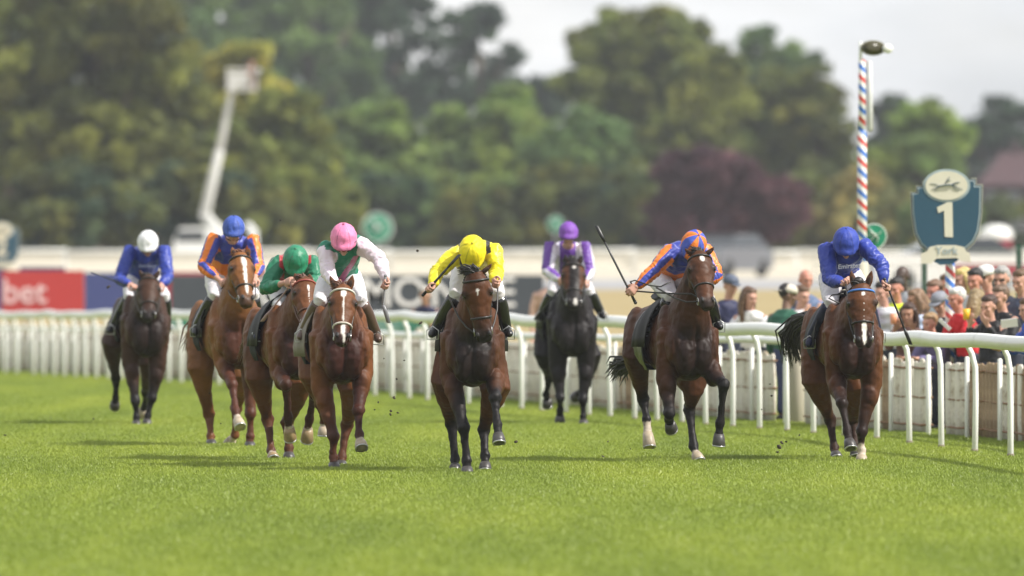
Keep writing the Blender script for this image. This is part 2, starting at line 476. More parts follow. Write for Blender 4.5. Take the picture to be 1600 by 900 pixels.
def tree(name, label, px, py_top, y, w_px, cols, seed, n_leaf=14000, lobes=None, trunk=True, low=0.0, base_py=None, leaf=0.36, cat='tree', group='trees along the far side of the course', thin=0.0):
    s = FPX/y; g = ground(y)
    x = (px-800)/s; H = EYE + (HOR-py_top)/s - g; W = w_px/s
    r = random.Random(seed)
    t = thing(name, (x, y, g), label, cat, group)
    if lobes is None:
        lobes = []
        nl = 9
        lobes.append((0, 0, H*(0.5+low*0), W*0.36, W*0.33, H*0.40))
        for i in range(nl):
            a = 2*math.pi*i/nl + r.uniform(-.3, .3); zz = r.uniform(0.22 if trunk else 0.12, 0.78)
            k = math.sqrt(max(0.1, 1-((zz-0.42)/0.60)**2))
            rr = W*r.uniform(0.15, 0.24)
            lobes.append((math.cos(a)*(W*0.5*k-rr*0.75), math.sin(a)*W*0.30*k, H*zz, rr, rr, rr*r.uniform(0.7, 1.0)))
        for i in range(4):
            rr = W*r.uniform(0.12, 0.2); xx = r.uniform(-0.2, 0.2)*W
            lobes.append((xx, r.uniform(-.15, .15)*W, H-rr*r.uniform(0.85, 1.5)-abs(xx)*0.3, rr*1.2, rr, rr))
    me = crown_mesh(lobes, cols, seed, n_leaf, leaf, thin)
    put('crown', me, LEAF, None).parent = t
    if trunk:
        tb = MB(); R = 0.035*H+0.05
        p = [V(0, 0, -0.3), V(r.uniform(-.1, .1)*H*.2, 0, H*0.25), V(r.uniform(-.1, .1)*H*.3, r.uniform(-.1, .1)*H*.3, H*0.55), V(0, 0, H*0.85)]
        tb.tube(p, [R*1.35, R, R*0.7, R*0.2], n=10)
        for i in range(7):
            a = r.uniform(0, 6.28); z0 = r.uniform(0.22, 0.6)*H; L_ = r.uniform(0.2, 0.36)*W
            st = V(0, 0, z0)
            tb.tube([st, st+V(math.cos(a)*L_*0.5, math.sin(a)*L_*0.5, L_*0.45), st+V(math.cos(a)*L_, math.sin(a)*L_, L_*1.1)], [R*0.5, R*0.3, R*0.08], n=7)
        o = tb.build('trunk', BARK, None); o.parent = t
    return t
OL = [(0.080, 0.100, 0.022), (0.105, 0.125, 0.026), (0.060, 0.078, 0.020), (0.13, 0.135, 0.026)]
OLD = [(0.066, 0.078, 0.020), (0.050, 0.062, 0.020), (0.090, 0.098, 0.022), (0.11, 0.108, 0.024)]
YE = [(0.20, 0.185, 0.028), (0.20, 0.20, 0.035), (0.15, 0.165, 0.035), (0.22, 0.19, 0.03)]
GR = [(0.070, 0.115, 0.038), (0.050, 0.085, 0.030), (0.095, 0.14, 0.040)]
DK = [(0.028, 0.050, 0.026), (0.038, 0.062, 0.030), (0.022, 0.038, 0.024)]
LM = [(0.125, 0.175, 0.040), (0.095, 0.145, 0.038), (0.16, 0.20, 0.045), (0.075, 0.11, 0.035)]
PU = [(0.058, 0.026, 0.034), (0.044, 0.022, 0.030), (0.080, 0.038, 0.044)]
TN = [(0.18, 0.15, 0.05), (0.14, 0.13, 0.05), (0.10, 0.11, 0.04)]
def trees():
    T = tree
    # far dark backdrop
    T('conifer_tree', 'dark blue green tree with a ragged top between the two patches of open sky', 745, -8, 860, 190, DK, 41, 15000, thin=0.4)
    T('conifer_tree', 'dark green tree rising above the left of the lime green row', 610, -45, 880, 230, DK, 42, 15000)
    T('broadleaf_tree', 'broad mid green tree left of the dark trees, its top cut by the frame', 480, -70, 840, 260, GR, 43, 16000)
    T('broadleaf_tree', 'green tree behind the tall olive one at the left, its top cut by the frame', 300, -90, 830, 280, GR, 44, 14000)
    T('broadleaf_tree', 'dark tree at the right edge of the photo above the brick house', 1560, 152, 860, 230, DK, 45, 12000)
    T('broadleaf_tree', 'dark low tree just right of the striped pole', 1405, 146, 840, 130, DK, 46, 9000)
    T('broadleaf_tree', 'dark green rounded tree behind the left shoulder of the striped pole', 1215, 44, 800, 190, GR, 47, 16000)
    T('broadleaf_tree', 'dark tree in the dip of the treeline between the two tall groups', 845, 105, 850, 170, DK, 48, 12000)
    T('broadleaf_tree', 'dark tree filling the far gap above the yellow leaved tree', 400, -60, 900, 260, DK+GR, 36, 15000, leaf=.5)
    T('broadleaf_tree', 'dark tree filling the far gap left of the ragged dark tree', 545, -70, 905, 260, DK+GR, 37, 15000, leaf=.5)
    T('broadleaf_tree', 'dark tree behind the gap right of the tall brown olive tree', 235, -80, 910, 240, DK+GR, 38, 13000, leaf=.5)
    T('broadleaf_tree', 'dark far tree behind the left edge of the photo', 60, -80, 915, 260, DK+GR, 39, 13000, leaf=.5)
    # main group
    T('broadleaf_tree', 'big olive tree with a sparse twiggy top, right of the photo centre', 1010, -5, 690, 300, OL, 51, 22000, thin=0.3)
    T('broadleaf_tree', 'small leafed tree top standing thin against the sky beside the big olive tree', 925, 40, 720, 130, OL, 52, 5000, thin=0.9)
    T('broadleaf_tree', 'wide olive tree standing above the purple bush', 1130, 66, 680, 280, OL, 53, 22000)
    T('broadleaf_tree', 'dark olive tree behind the striped pole', 1270, 100, 670, 170, OLD, 54, 14000)
    T('broadleaf_tree', 'yellow green round tree right of the striped pole', 1445, 150, 640, 170, LM, 55, 14000)
    T('broadleaf_tree', 'lime green tree of the middle row, left one', 590, 150, 650, 190, LM, 56, 15000)
    T('broadleaf_tree', 'lime green tree of the middle row, second from the left', 700, 160, 660, 180, LM, 57, 15000)
    T('broadleaf_tree', 'lime green tree of the middle row, above the yellow cap', 795, 142, 655, 170, LM, 58, 15000)
    T('broadleaf_tree', 'shaded green tree right of the lime green row', 900, 165, 640, 190, GR, 59, 15000)
    T('broadleaf_tree', 'tall brown olive tree at the left, dark trunked, its top cut off', 150, -110, 540, 330, OLD+YE[2:3], 60, 26000)
    T('broadleaf_tree', 'olive tree cut by the left edge', 10, -30, 560, 230, OL+YE[2:3], 61, 18000)
    T('broadleaf_tree', 'tree with yellow leaves in front of which the camera platform stands', 375, 62, 590, 190, YE, 62, 14000)
    T('broadleaf_tree', 'olive green tree below and right of the yellow one', 440, 145, 560, 200, OL+YE[1:3], 63, 18000)
    T('broadleaf_tree', 'olive tree behind the boom of the camera lift', 300, 150, 555, 200, OLD+OL+YE[1:2], 64, 18000)
    # shrubs in front
    T('copper_beech', 'large round purple leaved bush above the grey car', 1127, 238, 560, 235, PU, 70, 26000, trunk=True, lobes=None)
    T('shrub', 'tan and yellow bush beside the foot of the striped pole', 1350, 262, 590, 170, TN, 71, 12000, cat='shrub', group='shrubs under the far trees')
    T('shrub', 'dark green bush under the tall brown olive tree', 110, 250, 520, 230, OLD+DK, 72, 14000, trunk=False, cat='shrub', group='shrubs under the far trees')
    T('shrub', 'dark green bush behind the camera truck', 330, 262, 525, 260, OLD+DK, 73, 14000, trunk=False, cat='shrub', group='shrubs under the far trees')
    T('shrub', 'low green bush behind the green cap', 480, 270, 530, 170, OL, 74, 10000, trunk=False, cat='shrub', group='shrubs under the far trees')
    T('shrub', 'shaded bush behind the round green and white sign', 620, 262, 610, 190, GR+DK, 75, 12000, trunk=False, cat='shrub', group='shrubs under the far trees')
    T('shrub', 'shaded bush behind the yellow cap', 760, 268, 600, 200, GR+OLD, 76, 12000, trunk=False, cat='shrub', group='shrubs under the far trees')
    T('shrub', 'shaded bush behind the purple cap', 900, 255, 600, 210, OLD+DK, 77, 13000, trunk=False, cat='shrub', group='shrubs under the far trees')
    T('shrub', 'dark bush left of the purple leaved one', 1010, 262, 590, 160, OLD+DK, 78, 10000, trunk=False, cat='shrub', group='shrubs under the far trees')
    T('shrub', 'low dark green bush behind the furlong sign', 1480, 318, 560, 150, GR+OLD, 79, 9000, trunk=False, cat='shrub', group='shrubs under the far trees')
    T('shrub', 'olive bush right of the purple leaved one', 1260, 270, 600, 140, OLD+OL, 80, 9000, trunk=False, cat='shrub', group='shrubs under the far trees')
    # a hedge closes the view under the crowns
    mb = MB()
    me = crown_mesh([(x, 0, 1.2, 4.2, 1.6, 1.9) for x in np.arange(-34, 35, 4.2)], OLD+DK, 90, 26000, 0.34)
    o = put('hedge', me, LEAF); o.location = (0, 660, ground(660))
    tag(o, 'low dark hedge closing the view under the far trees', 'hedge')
trees()

# ================================================================== FAR OBJECTS
WHT = mat('white_plastic', (0.78, 0.79, 0.76), rough=0.38, noise=0.05, scale=3, spec=0.5)
WRAIL = mat('rail_white', (0.84, 0.84, 0.80), rough=0.32, noise=0.05, scale=2.5, spec=0.5, dark=((0.48, 0.50, 0.36), 5.0, 0.58, 0.9))
STEEL = mat('steel', (0.5, 0.5, 0.5), rough=0.3, metal=0.9)
BLK = mat('black_leather', (0.018, 0.018, 0.02), rough=0.35, noise=0.2, bump=0.15, bscale=90)
GLASS = mat('dark_glass', (0.03, 0.035, 0.04), rough=0.08, spec=0.8)
TYRE = mat('tyre', (0.02, 0.02, 0.02), rough=0.8)
GREENP = mat('green_paint', (0.012, 0.07, 0.045), rough=0.45)
SIGNG = mat('sign_green', (0.01, 0.22, 0.12), rough=0.4)
SIGNW = mat('sign_white', (0.78, 0.78, 0.74), rough=0.45)
CREAM = mat('sign_cream', (0.66, 0.62, 0.50), rough=0.5, noise=0.05)
TEAL = mat('sign_teal', (0.020, 0.072, 0.118), rough=0.45, noise=0.05)
EDGE = mat('sign_edge', (0.42, 0.42, 0.34), rough=.5)
DTEAL = mat('sign_dark_teal', (0.012, 0.035, 0.055), rough=.45)
SILV = mat('sign_edge_grey', (0.33, 0.40, 0.42), rough=0.4)
REDP = mat('red_board', (0.44, 0.035, 0.035), rough=0.5, noise=0.05)
REDD = mat('red_trim', (0.35, 0.02, 0.05), rough=0.5, noise=0.05)
NAVY = mat('navy_board', (0.045, 0.06, 0.20), rough=0.5, noise=0.05)
SLATE = mat('slate_board', (0.045, 0.055, 0.070), rough=0.5, noise=0.06)
LETW = mat('letter_white', (0.75, 0.75, 0.76), rough=0.5, noise=0.03)
PINKL = mat('letter_pink', (0.72, 0.48, 0.50), rough=0.5, noise=0.03)

# pale fence along the far side of the course
def far_fence():
    y = 420; g = ground(y)
    t = thing('panel_fence', (0, y, g), 'long low cream white fence running across behind the course below the trees', 'fence')
    pale = mat('pale_panel', (0.74, 0.70, 0.60), rough=0.7, noise=0.08, scale=1.2)
    m1 = MB().bx(-1.42, 1.42, y-0.03, y+0.03, g+0.10, g+0.76).mesh('panel', False)
    m1.transform(Matrix.Translation((0, -y, -g))); m1.materials.append(pale)
    m2 = MB(); m2.tube([V(0, 0, -0.1), V(0, 0, 0.9)], 0.05, n=8); m2 = m2.mesh('post'); m2.materials.append(WHT)
    m3 = MB(); m3.tube([V(-1.5, 0, 0.84), V(1.5, 0, 0.84)], 0.055, n=8); m3 = m3.mesh('top_rail'); m3.materials.append(WHT)
    for k in range(-9, 10):
        for nm, me, dx in (('panel', m1, 0), ('post', m2, 1.5), ('top_rail', m3, 0)):
            o = bpy.data.objects.new(nm, me); COL.objects.link(o); o.parent = t; o.location = (k*3.0+dx, (-0.09 if nm == 'top_rail' else 0) + 0.05*math.sin(k*2.1), 0.03*math.sin(k*1.7))
far_fence()

# advertising boards
def board(label, x0, x1, y, top, bot, m, cat='advertising board'):
    a, b = P(x0, top, y), P(x1, bot, y)
    t = thing('advertising_board', ((a.x+b.x)/2, y, ground(y)), label, cat, 'advertising boards along the far side of the rail')
    w = (b.x-a.x)
    MB().bx(a.x+0.004, b.x-0.004, y-0.03, y+0.03, b.z, a.z).build('panel', m, t, smooth=False)
    for x in (a.x+0.15, b.x-0.15): MB().bx(x-0.03, x+0.03, y+0.035, y+0.08, ground(y)-0.1, a.z-0.1).build('post', STEEL, t, smooth=False)
    return t
YB = 250.0
def flat_text(s, size_px, px, py, y, m, parent, sx=1.0, bold=0.0, name='lettering'):
    return place_text(s, size_px/FPX*y, P(px, py, y-0.045), (1, 0, 0), (0, 0, 1), m, name, parent, 0.006, bold, sx)
b = board('red advertising board with the pink white word bet', 3, 132, YB, 423, 492, REDP)
flat_text('bet', 54, 38, 457, YB, PINKL, b, 0.98, 0.012)
board('purple blue board cut by the left edge of the photo', -120, 3, YB, 423, 492, mat('purple_board', (0.10, 0.05, 0.16), rough=0.5))
board('plain navy blue advertising board right of the red one', 132, 258, YB, 426, 492, NAVY)
board('narrow dark red board left of the long slate board', 258, 267, YB, 422, 492, REDD)
b = board('long slate grey advertising board with the large white word JUDDMONTE', 267, 850, YB, 430, 503, SLATE)
for ch, x in zip('JUDDMONTE', (393, 426, 478, 530, 588, 640, 697, 747, 790)):
    flat_text(ch, 66, x, 459, YB, LETW, b, 1.0, 0.006)
MB().bx(*[P(267, 0, YB).x, P(540, 0, YB).x], YB-0.035, YB+0.035, P(0, 430, YB).z+0.003, P(0, 425, YB).z).build('top_strip', REDD, b, smooth=False)
board('short dark navy strip board above the word bet', 30, 102, 262, 417, 424, mat('strip_navy', (0.05, 0.04, 0.12), rough=0.5))

# furlong signs
def furlong_sign(label, px, py, y, hpx, digit, pole_to):
    """shield with an oval cap, a digit and a ribbon"""
    k = hpx/145.0/FPX*y                        # metres per photo pixel of the near sign
    c = P(px, py, y); g = ground(y)
    t = thing('furlong_sign', (c.x, y, g), label, 'sign', 'furlong signs')
    X, Z = V(1, 0, 0), V(0, 0, 1)
    def shield(s):
        pts = [(-40, 50), (-46, 50), (-46, 40), (-55, 40), (-54, 0), (-50, -28), (-42, -44), (-28, -58), (28, -58), (44, -44), (52, -28), (56, 0), (57, 50), (47, 50), (47, 60), (40, 60)]
        pts = [(-57+0, 38), (-48, 38), (-48, 48), (-38, 48), (-38, 55), (38, 55), (38, 60), (47, 60), (47, 50), (57, 50), (56, 5), (52, -25), (44, -42), (28, -56), (-28, -58), (-42, -46), (-51, -28), (-56, 5)]
        return [((x*s)*k, (z*s)*k) for x, z in pts]
    for s, m, d, nm in ((1.0, EDGE, 0.0, 'backing'), (0.972, DTEAL, 0.010, 'border'), (0.945, SILV, 0.020, 'inner_line'), (0.905, TEAL, 0.030, 'face')):
        MB().prism(shield(s), c+V(0, 0.03-d, 0), X, Z, V(0, -0.012+0.004, 0)).build(nm, m, t, smooth=False)
    oval = lambda a, b_, n=36: [(a*k*math.cos(i*2*math.pi/n), b_*k*math.sin(i*2*math.pi/n)) for i in range(n)]
    oc = c+Z*(48*k)
    MB().prism(oval(37, 26), oc+V(0, 0.003, 0), X, Z, V(0, -0.012, 0)).build('oval_rim', SILV, t, smooth=False)
    MB().prism(oval(33, 22.5), oc+V(0, -0.013, 0), X, Z, V(0, -0.008, 0)).build('oval_plate', CREAM, t, smooth=False)
    # galloping horse and rider emblem
    em = MB(); e0 = oc+V(0, -0.024, 0)
    q = lambda pts, r: em.tube([e0+X*(x*k)+Z*(z*k) for x, z in pts], [a*k for a in r], n=6, flat=0.3)
    q([(-12, -1), (0, 1), (9, 1)], [3.2, 3.4, 3.4]); q([(9, 2), (15, 5), (20, 5)], [2.6, 1.8, 1.3])
    q([(11, 0), (19, -4), (25, -6)], [1.6, .8, .6]); q([(10, -1), (14, -7), (20, -8)], [1.5, .8, .6])
    q([(-12, 0), (-18, -4), (-24, -7)], [1.8, .9, .6]); q([(-11, -1), (-16, -6), (-20, -8)], [1.6, .8, .5]); q([(-14, 1), (-20, 3), (-26, 3)], [1.0, .9, .4])
    q([(-2, 4), (2, 9), (5, 8)], [1.8, 2.2, 1.2]); q([(3, 11), (4, 13)], [1.8, 1.6])
    em.build('emblem', TEAL, t)
    if digit == '1':
        MB().prism([(x*k, z*k) for x, z in ((-3, -32), (10, -33), (9, 22), (1, 22), (-15, 14), (-13, 5), (-4, 9))], c+V(0, -0.008, 0), X, Z, V(0, -0.008, 0)).build('digit', CREAM, t, smooth=False)
    else: place_text(digit, 74*k, c+V(0, -0.012, -4*k), X, Z, CREAM, 'digit', t, 0.006, 0.018, 1.0)
    rib = [(-40, -74), (-40, -58), (-31, -55), (-27, -48), (-14, -45), (14, -45), (27, -48), (31, -55), (36, -57), (38, -72), (22, -70), (16, -65), (-16, -66), (-24, -74)]
    MB().prism([(x*k, z*k) for x, z in rib], c+V(0, -0.014, 0), X, Z, V(0, -0.014, 0)).build('ribbon', CREAM, t, smooth=False)
    MB().prism([(-22*k, -70*k), (-14*k, -63*k), (14*k, -62*k), (20*k, -67*k), (10*k, -74*k), (-10*k, -76*k)], c+V(0, -0.004, 0), X, Z, V(0, -0.012, 0)).build('foot_plate', TEAL, t, smooth=False)
    place_text('York', 17*k, c+V(0, -0.034, -54*k), X, Z, SILV, 'lettering', t, 0.002, 0.001)
    MB().tube([V(c.x+6*k, y+0.09, g-0.1), V(c.x+6*k, y+0.09, c.z-20*k)], 0.055, n=14).build('pole', BARBER, t)
    return t
def barber():
    m, t, b_ = principled('barber_stripes'); L = t.links
    ge = N(t, 'ShaderNodeTexCoord'); sp = N(t, 'ShaderNodeSeparateXYZ'); L.new(ge.outputs['Object'], sp.inputs[0])
    at = N(t, 'ShaderNodeAttribute', attribute_name='turn')
    z = N(t, 'ShaderNodeMath', operation='MULTIPLY'); L.new(sp.outputs['Z'], z.inputs[0]); z.inputs[1].default_value = 3.9
    xx = N(t, 'ShaderNodeMath', operation='MULTIPLY_ADD'); L.new(sp.outputs['X'], xx.inputs[0]); xx.inputs[1].default_value = 3.6; L.new(z.outputs[0], xx.inputs[2])
    fr = N(t, 'ShaderNodeMath', operation='FRACT'); L.new(xx.outputs[0], fr.inputs[0])
    r = N(t, 'ShaderNodeValToRGB'); r.color_ramp.interpolation = 'CONSTANT'; e = r.color_ramp.elements
    e[0].position = 0; e[0].color = (0.55, 0.06, 0.05, 1); e[1].position = 0.25; e[1].color = (0.75, 0.74, 0.7, 1)
    k = e.new(0.5); k.color = (0.05, 0.16, 0.50, 1); k = e.new(0.76); k.color = (0.75, 0.74, 0.7, 1)
    L.new(fr.outputs[0], r.inputs['Fac']); L.new(r.outputs['Color'], b_.inputs['Base Color']); b_.inputs['Roughness'].default_value = 0.35
    return m
BARBER = barber()
furlong_sign('blue green shield sign with a large white 1 above the crowd', 1479, 338, 127, 145, '1', 0)
furlong_sign('blue green shield sign with a white 2 cut by the left edge of the photo', 2, 385, 286, 75, '2', 0)

def striped_pole():
    y = 139.0; c = P(1347, 400, y); g = ground(y); top = P(0, 66, y).z
    t = thing('lamp_post', (c.x, y, g), 'tall red white and blue striped pole with a round lamp at its top', 'pole')
    MB().tube([V(c.x, y, P(0, 205, y).z), V(c.x, y, P(0, 95, y).z)], 0.045, n=16).build('upper_pole', BARBER, t)
    MB().tube([V(c.x, y, P(0, 410, y).z), V(c.x, y, P(0, 205, y).z)], 0.058, n=16).build('pole', BARBER, t)
    MB().tube([V(c.x, y, g-0.1), V(c.x, y, P(0, 412, y).z)], 0.08, n=14).build('base_post', mat('beige_wood', (0.50, 0.47, 0.38), rough=0.8, noise=0.2, scale=5, stretch=(1, 1, 0.2)), t)
    MB().tube([V(c.x-0.02, y, P(0, 98, y).z), V(c.x-0.02, y, top)], 0.022, n=10).build('mast_tip', WHT, t)
    a = P(1358, 97, y); bb = P(1359, 203, y)
    MB().tube([a, bb], [0.036, 0.042], n=16, cap=True).build('equipment_tube', mat('grey_plastic', (0.60, 0.60, 0.60), rough=0.4), t)
    # lamp: shallow bowl with dark inside
    lc = P(1364, 75, y); ax = V(0.35, -0.9, 0.1).normalized(); u = V(0, 0, 1).cross(ax).normalized(); w = ax.cross(u)
    mb = MB()
    mb.loft([(lc-ax*0.10, u*0.03, w*0.03), (lc-ax*0.08, u*0.11, w*0.07), (lc, u*0.17, w*0.095), (lc+ax*0.02, u*0.165, w*0.092)], n=20)
    mb.build('lamp_bowl', mat('lamp_olive', (0.16, 0.15, 0.09), rough=0.35), t)
    MB().loft([(lc+ax*0.022, u*0.15, w*0.08), (lc+ax*0.03, u*0.06, w*0.03)], n=20).build('lamp_face', mat('lamp_dark', (0.05, 0.045, 0.02), rough=0.2), t)
    MB().ell(lc+ax*0.02+u*0.12+V(0.06, 0, -0.01), (u*0.07, w*0.06, ax*0.05)).build('lamp_cap', mat('lamp_white', (0.7, 0.7, 0.66), rough=0.4), t)
    MB().tube([V(c.x-0.02, y, lc.z+0.04), lc-ax*0.1], 0.014, n=8).build('bracket', STEEL, t)
striped_pole()

def round_sign(label, px, py, y, rpx, pole=True):
    c = P(px, py, y); r = rpx/FPX*y; g = ground(y)
    t = thing('round_sign', (c.x, y, g), label, 'sign', 'round green signs')
    X, Z = V(1, 0, 0), V(0, 0, 1)
    circ = lambda q: [(q*math.cos(i*2*math.pi/32), q*math.sin(i*2*math.pi/32)) for i in range(32)]
    MB().prism(circ(r), c, X, Z, V(0, 0.02, 0)).build('rim', SIGNW, t, smooth=False)
    MB().prism(circ(r*0.91), c+V(0, -0.014, 0), X, Z, V(0, 0.010, 0)).build('face', SIGNG, t, smooth=False)
    em = MB(); q = lambda pts, rr: em.tube([c+V(0, -0.02, 0)+X*(x*r)+Z*(z*r) for x, z in pts], [a*r for a in rr], n=8, flat=0.25)
    q([(-0.28, 0.42), (0.05, 0.12)], [0.20, 0.24]); q([(0.0, 0.15), (0.45, 0.20), (0.55, 0.42)], [0.10, 0.09, 0.08])
    q([(-0.1, 0.25), (-0.50, 0.05)], [0.10, 0.08]); q([(0.05, 0.1), (0.32, -0.15), (0.20, -0.5)], [0.17, 0.13, 0.10]); q([(0.0, 0.05), (-0.2, -0.28), (-0.55, -0.36)], [0.16, 0.12, 0.09])
    q([(-0.38, 0.60), (-0.34, 0.58)], [0.13, 0.13])
    em.build('running_figure', SIGNW, t)
    MB().tube([V(c.x, y+0.05, g-0.1), V(c.x, y+0.05, c.z)], 0.03, n=8).build('post', STEEL, t)
    return t
round_sign('round green sign with a white running figure right of the striped pole', 1366, 369, 142, 20)
round_sign('blurred round green sign with a white middle right of the pink cap', 590, 356, 430, 24)
round_sign('small pale round sign behind the purple cap', 868, 350, 440, 13)

# mesh fence behind the crowd
def mesh_fence():
    y = 150.0; g = ground(y)
    t = thing('mesh_fence', (P(1450, 0, y).x, y, g), 'tall green wire mesh fence behind the crowd', 'fence')
    z1 = P(0, 388, y).z
    for px in (1300, 1444, 1592):
        x = P(px, 0, y).x
        MB().bx(x-0.035, x+0.035, y-0.03, y+0.03, g-0.1, z1+0.05).build('post', GREENP, t, smooth=False)
    wr = MB(); x0, x1 = P(1270, 0, y).x, P(1640, 0, y).x
    n = int((x1-x0)/0.05)
    for i in range(n+1):
        x = x0+(x1-x0)*i/n; wr.bx(x-0.0025, x+0.0025, y-0.038, y-0.033, g+0.05, z1)
    for j in range(10):
        z = g+0.05+(z1-g-0.05)*j/9; wr.bx(x0, x1, y-0.044, y-0.039, z-0.003, z+0.003)
    tag(wr.build('wire', mat('wire_grey', (0.30, 0.33, 0.30), rough=0.5), t, smooth=False), kind='stuff')
mesh_fence()

# red barrier, kiosk, cars, house
def red_things():
    y = 300.0; g = ground(y); a, b_ = P(1490, 413, y), P(1650, 432, y)
    t = thing('red_barrier', ((a.x+b_.x)/2, y, g), 'long plain red barrier behind the heads at the right edge', 'barrier')
    w = (b_.x-a.x)/3
    for i in range(3): MB().bx(a.x+i*w+0.01, a.x+(i+1)*w-0.01, y-0.03, y+0.03, b_.z, a.z).build('panel', REDD, t, smooth=False)
    for i in range(4): MB().bx(a.x+i*w-0.04, a.x+i*w+0.04, y+0.03, y+0.09, g-0.1, a.z-0.01).build('post', STEEL, t, smooth=False)
    y = 400.0; g = ground(y); c = P(1556, 380, y)
    t = thing('kiosk', (c.x, y, g), 'small red kiosk with a white domed roof right of the furlong sign', 'kiosk')
    MB().bx(c.x-0.52, c.x+0.52, y-0.5, y+0.5, g, P(0, 375, y).z).build('wall', REDD, t, smooth=False)
    MB().bx(c.x-0.36, c.x+0.30, y-0.53, y-0.5, g+0.9, P(0, 384, y).z).build('hatch', mat('hatch_red', (0.20, 0.02, 0.03), rough=0.4), t, smooth=False)
    zt = P(0, 374, y).z
    MB().loft([(V(c.x, y, zt), V(0.60, 0, 0), V(0, 0.6, 0)), (V(c.x, y, zt+0.18), V(0.60, 0, 0), V(0, 0.6, 0)), (V(c.x, y, zt+0.38), V(0.5, 0, 0), V(0, 0.5, 0)), (V(c.x, y, zt+0.5), V(0.2, 0, 0), V(0, 0.2, 0))], n=24).build('dome_roof', WHT, t)
red_things()
def car(label, px, y, rot, m, scale=1.0, van=False):
    g = ground(y); x = P(px, 0, y).x
    t = thing('parked_car', (x, y, g), label, 'car'); L_ = 4.1; W = 0.86
    def prof(side, z0, pts, ww):
        pass
    H = 1.45 if not van else 2.0
    body = [(-2.05, .35), (-2.05, .85), (-1.9, .95), (-1.2, 1.0), (1.7, 1.0), (2.05, .88), (2.08, .35), (1.7, .22), (-1.75, .22)]
    if van: body = [(-2.3, .35), (-2.3, 1.0), (-1.6, 1.15), (2.5, 1.15), (2.5, .35), (2.2, .25), (-2.0, .25)]
    cab = [(-1.15, 1.0), (-0.45, 1.42), (1.2, 1.45), (1.85, 1.0)] if not van else [(-1.55, 1.15), (-0.95, 2.0), (2.48, 2.05), (2.48, 1.15)]
    X, Z = V(1, 0, 0), V(0, 0, 1); O = V(x, y, g); t['_o'] = tuple(O)
    mb = MB(); mb.prism(body, O+V(0, -W, 0), X, Z, V(0, 2*W, 0)); bo = mb.build('body', m, t, smooth=False)
    mb = MB(); n = len(cab)
    A = [O+X*a+Z*z+V(0, -W*0.98 if z < 1.2 else -W*0.8, 0) for a, z in cab]; B = [O+X*a+Z*z+V(0, W*0.98 if z < 1.2 else W*0.8, 0) for a, z in cab]
    mb.add(A+B, [tuple(range(n)), tuple(n+i for i in range(n))[::-1]] + [((i+1) % n, i, n+i, n+(i+1) % n) for i in range(n)])
    mb.build('cabin', GLASS, t, smooth=False)
    mb = MB(); zt = cab[1][1]; mb.box(O+V((cab[1][0]+cab[2][0])/2, 0, zt+0.03), (V((cab[2][0]-cab[1][0])/2+0.03, 0, 0), V(0, W*0.8, 0), V(0, 0, 0.025)))
    mb.build('roof', m, t, smooth=False)
    for a in (-1.3, 1.3):
        for s in (-1, 1):
            mb = MB(); c = O+V(a, s*(W-0.08), 0.31)
            mb.loft([(c-V(0, .1, 0), V(.31, 0, 0), V(0, 0, .31)), (c+V(0, .1, 0), V(.31, 0, 0), V(0, 0, .31))], n=18); mb.build('wheel', TYRE, t)
    for s in (-1, 1):
        MB().box(O+V(body[1][0]-0.0, s*0.62, 0.72), (V(0.03, 0, 0), V(0, 0.14, 0), V(0, 0, 0.07))).build('headlight', mat('lamp_glass', (0.6, 0.6, 0.58), rough=0.1), t, smooth=False)
    t.rotation_euler[2] = rot
    for ch in t.children: pass
    return t
car('grey car with a pale roof parked behind the striped jockey of the right hand pair', 1132, 395, math.radians(62), mat('car_grey', (0.16, 0.17, 0.19), rough=0.3, metal=0.3))
car('white car parked behind the crowd right of the green fence post', 1478, 310, math.radians(8), mat('car_white', (0.75, 0.75, 0.75), rough=0.3))
def house():
    y = 780.0; g = ground(y); c = P(1600, 0, y); s = FPX/y
    t = thing('brick_house', (c.x, y, g), 'brick house with a steep red tiled roof at the right edge under the dark tree', 'house')
    br = mat('house_brick', (0.07, 0.042, 0.045), rough=0.85, noise=0.15, scale=2); rf = mat('roof_tile', (0.065, 0.032, 0.036), rough=0.8, noise=0.2, scale=2)
    ze = P(0, 290, y).z; zr = P(0, 236, y).z; x0 = P(1530, 0, y).x; x1 = c.x+6
    MB().bx(x0, x1, y-3, y+3, g, ze).build('wall', br, t, smooth=False)
    mb = MB(); mb.add([(x0-.3, y-3.4, ze), (x1+.3, y-3.4, ze), (x1+.3, y+3.4, ze), (x0-.3, y+3.4, ze), (x0+1.6, y, zr), (x1-.5, y, zr)],
                      [(0, 1, 5, 4), (1, 2, 5), (2, 3, 4, 5), (3, 0, 4), (3, 2, 1, 0)])
    r_ = mb.build('roof', rf, t, smooth=False)
    MB().bx(x0+2.2, x0+2.8, y-.3, y+.3, zr-.6, zr+0.7).build('chimney', br, t, smooth=False)
    for px, py in ((1547, 312), (1580, 312), (1547, 350), (1585, 350)):
        p = P(px, py, y); f = MB().bx(p.x-.45, p.x+.45, y-3.06, y-2.99, p.z-.5, p.z+.5).build('window', WHT, t, smooth=False)
        MB().bx(p.x-.38, p.x+.38, y-3.09, y-3.065, p.z-.43, p.z+.43).build('pane', GLASS, t, smooth=False)
house()
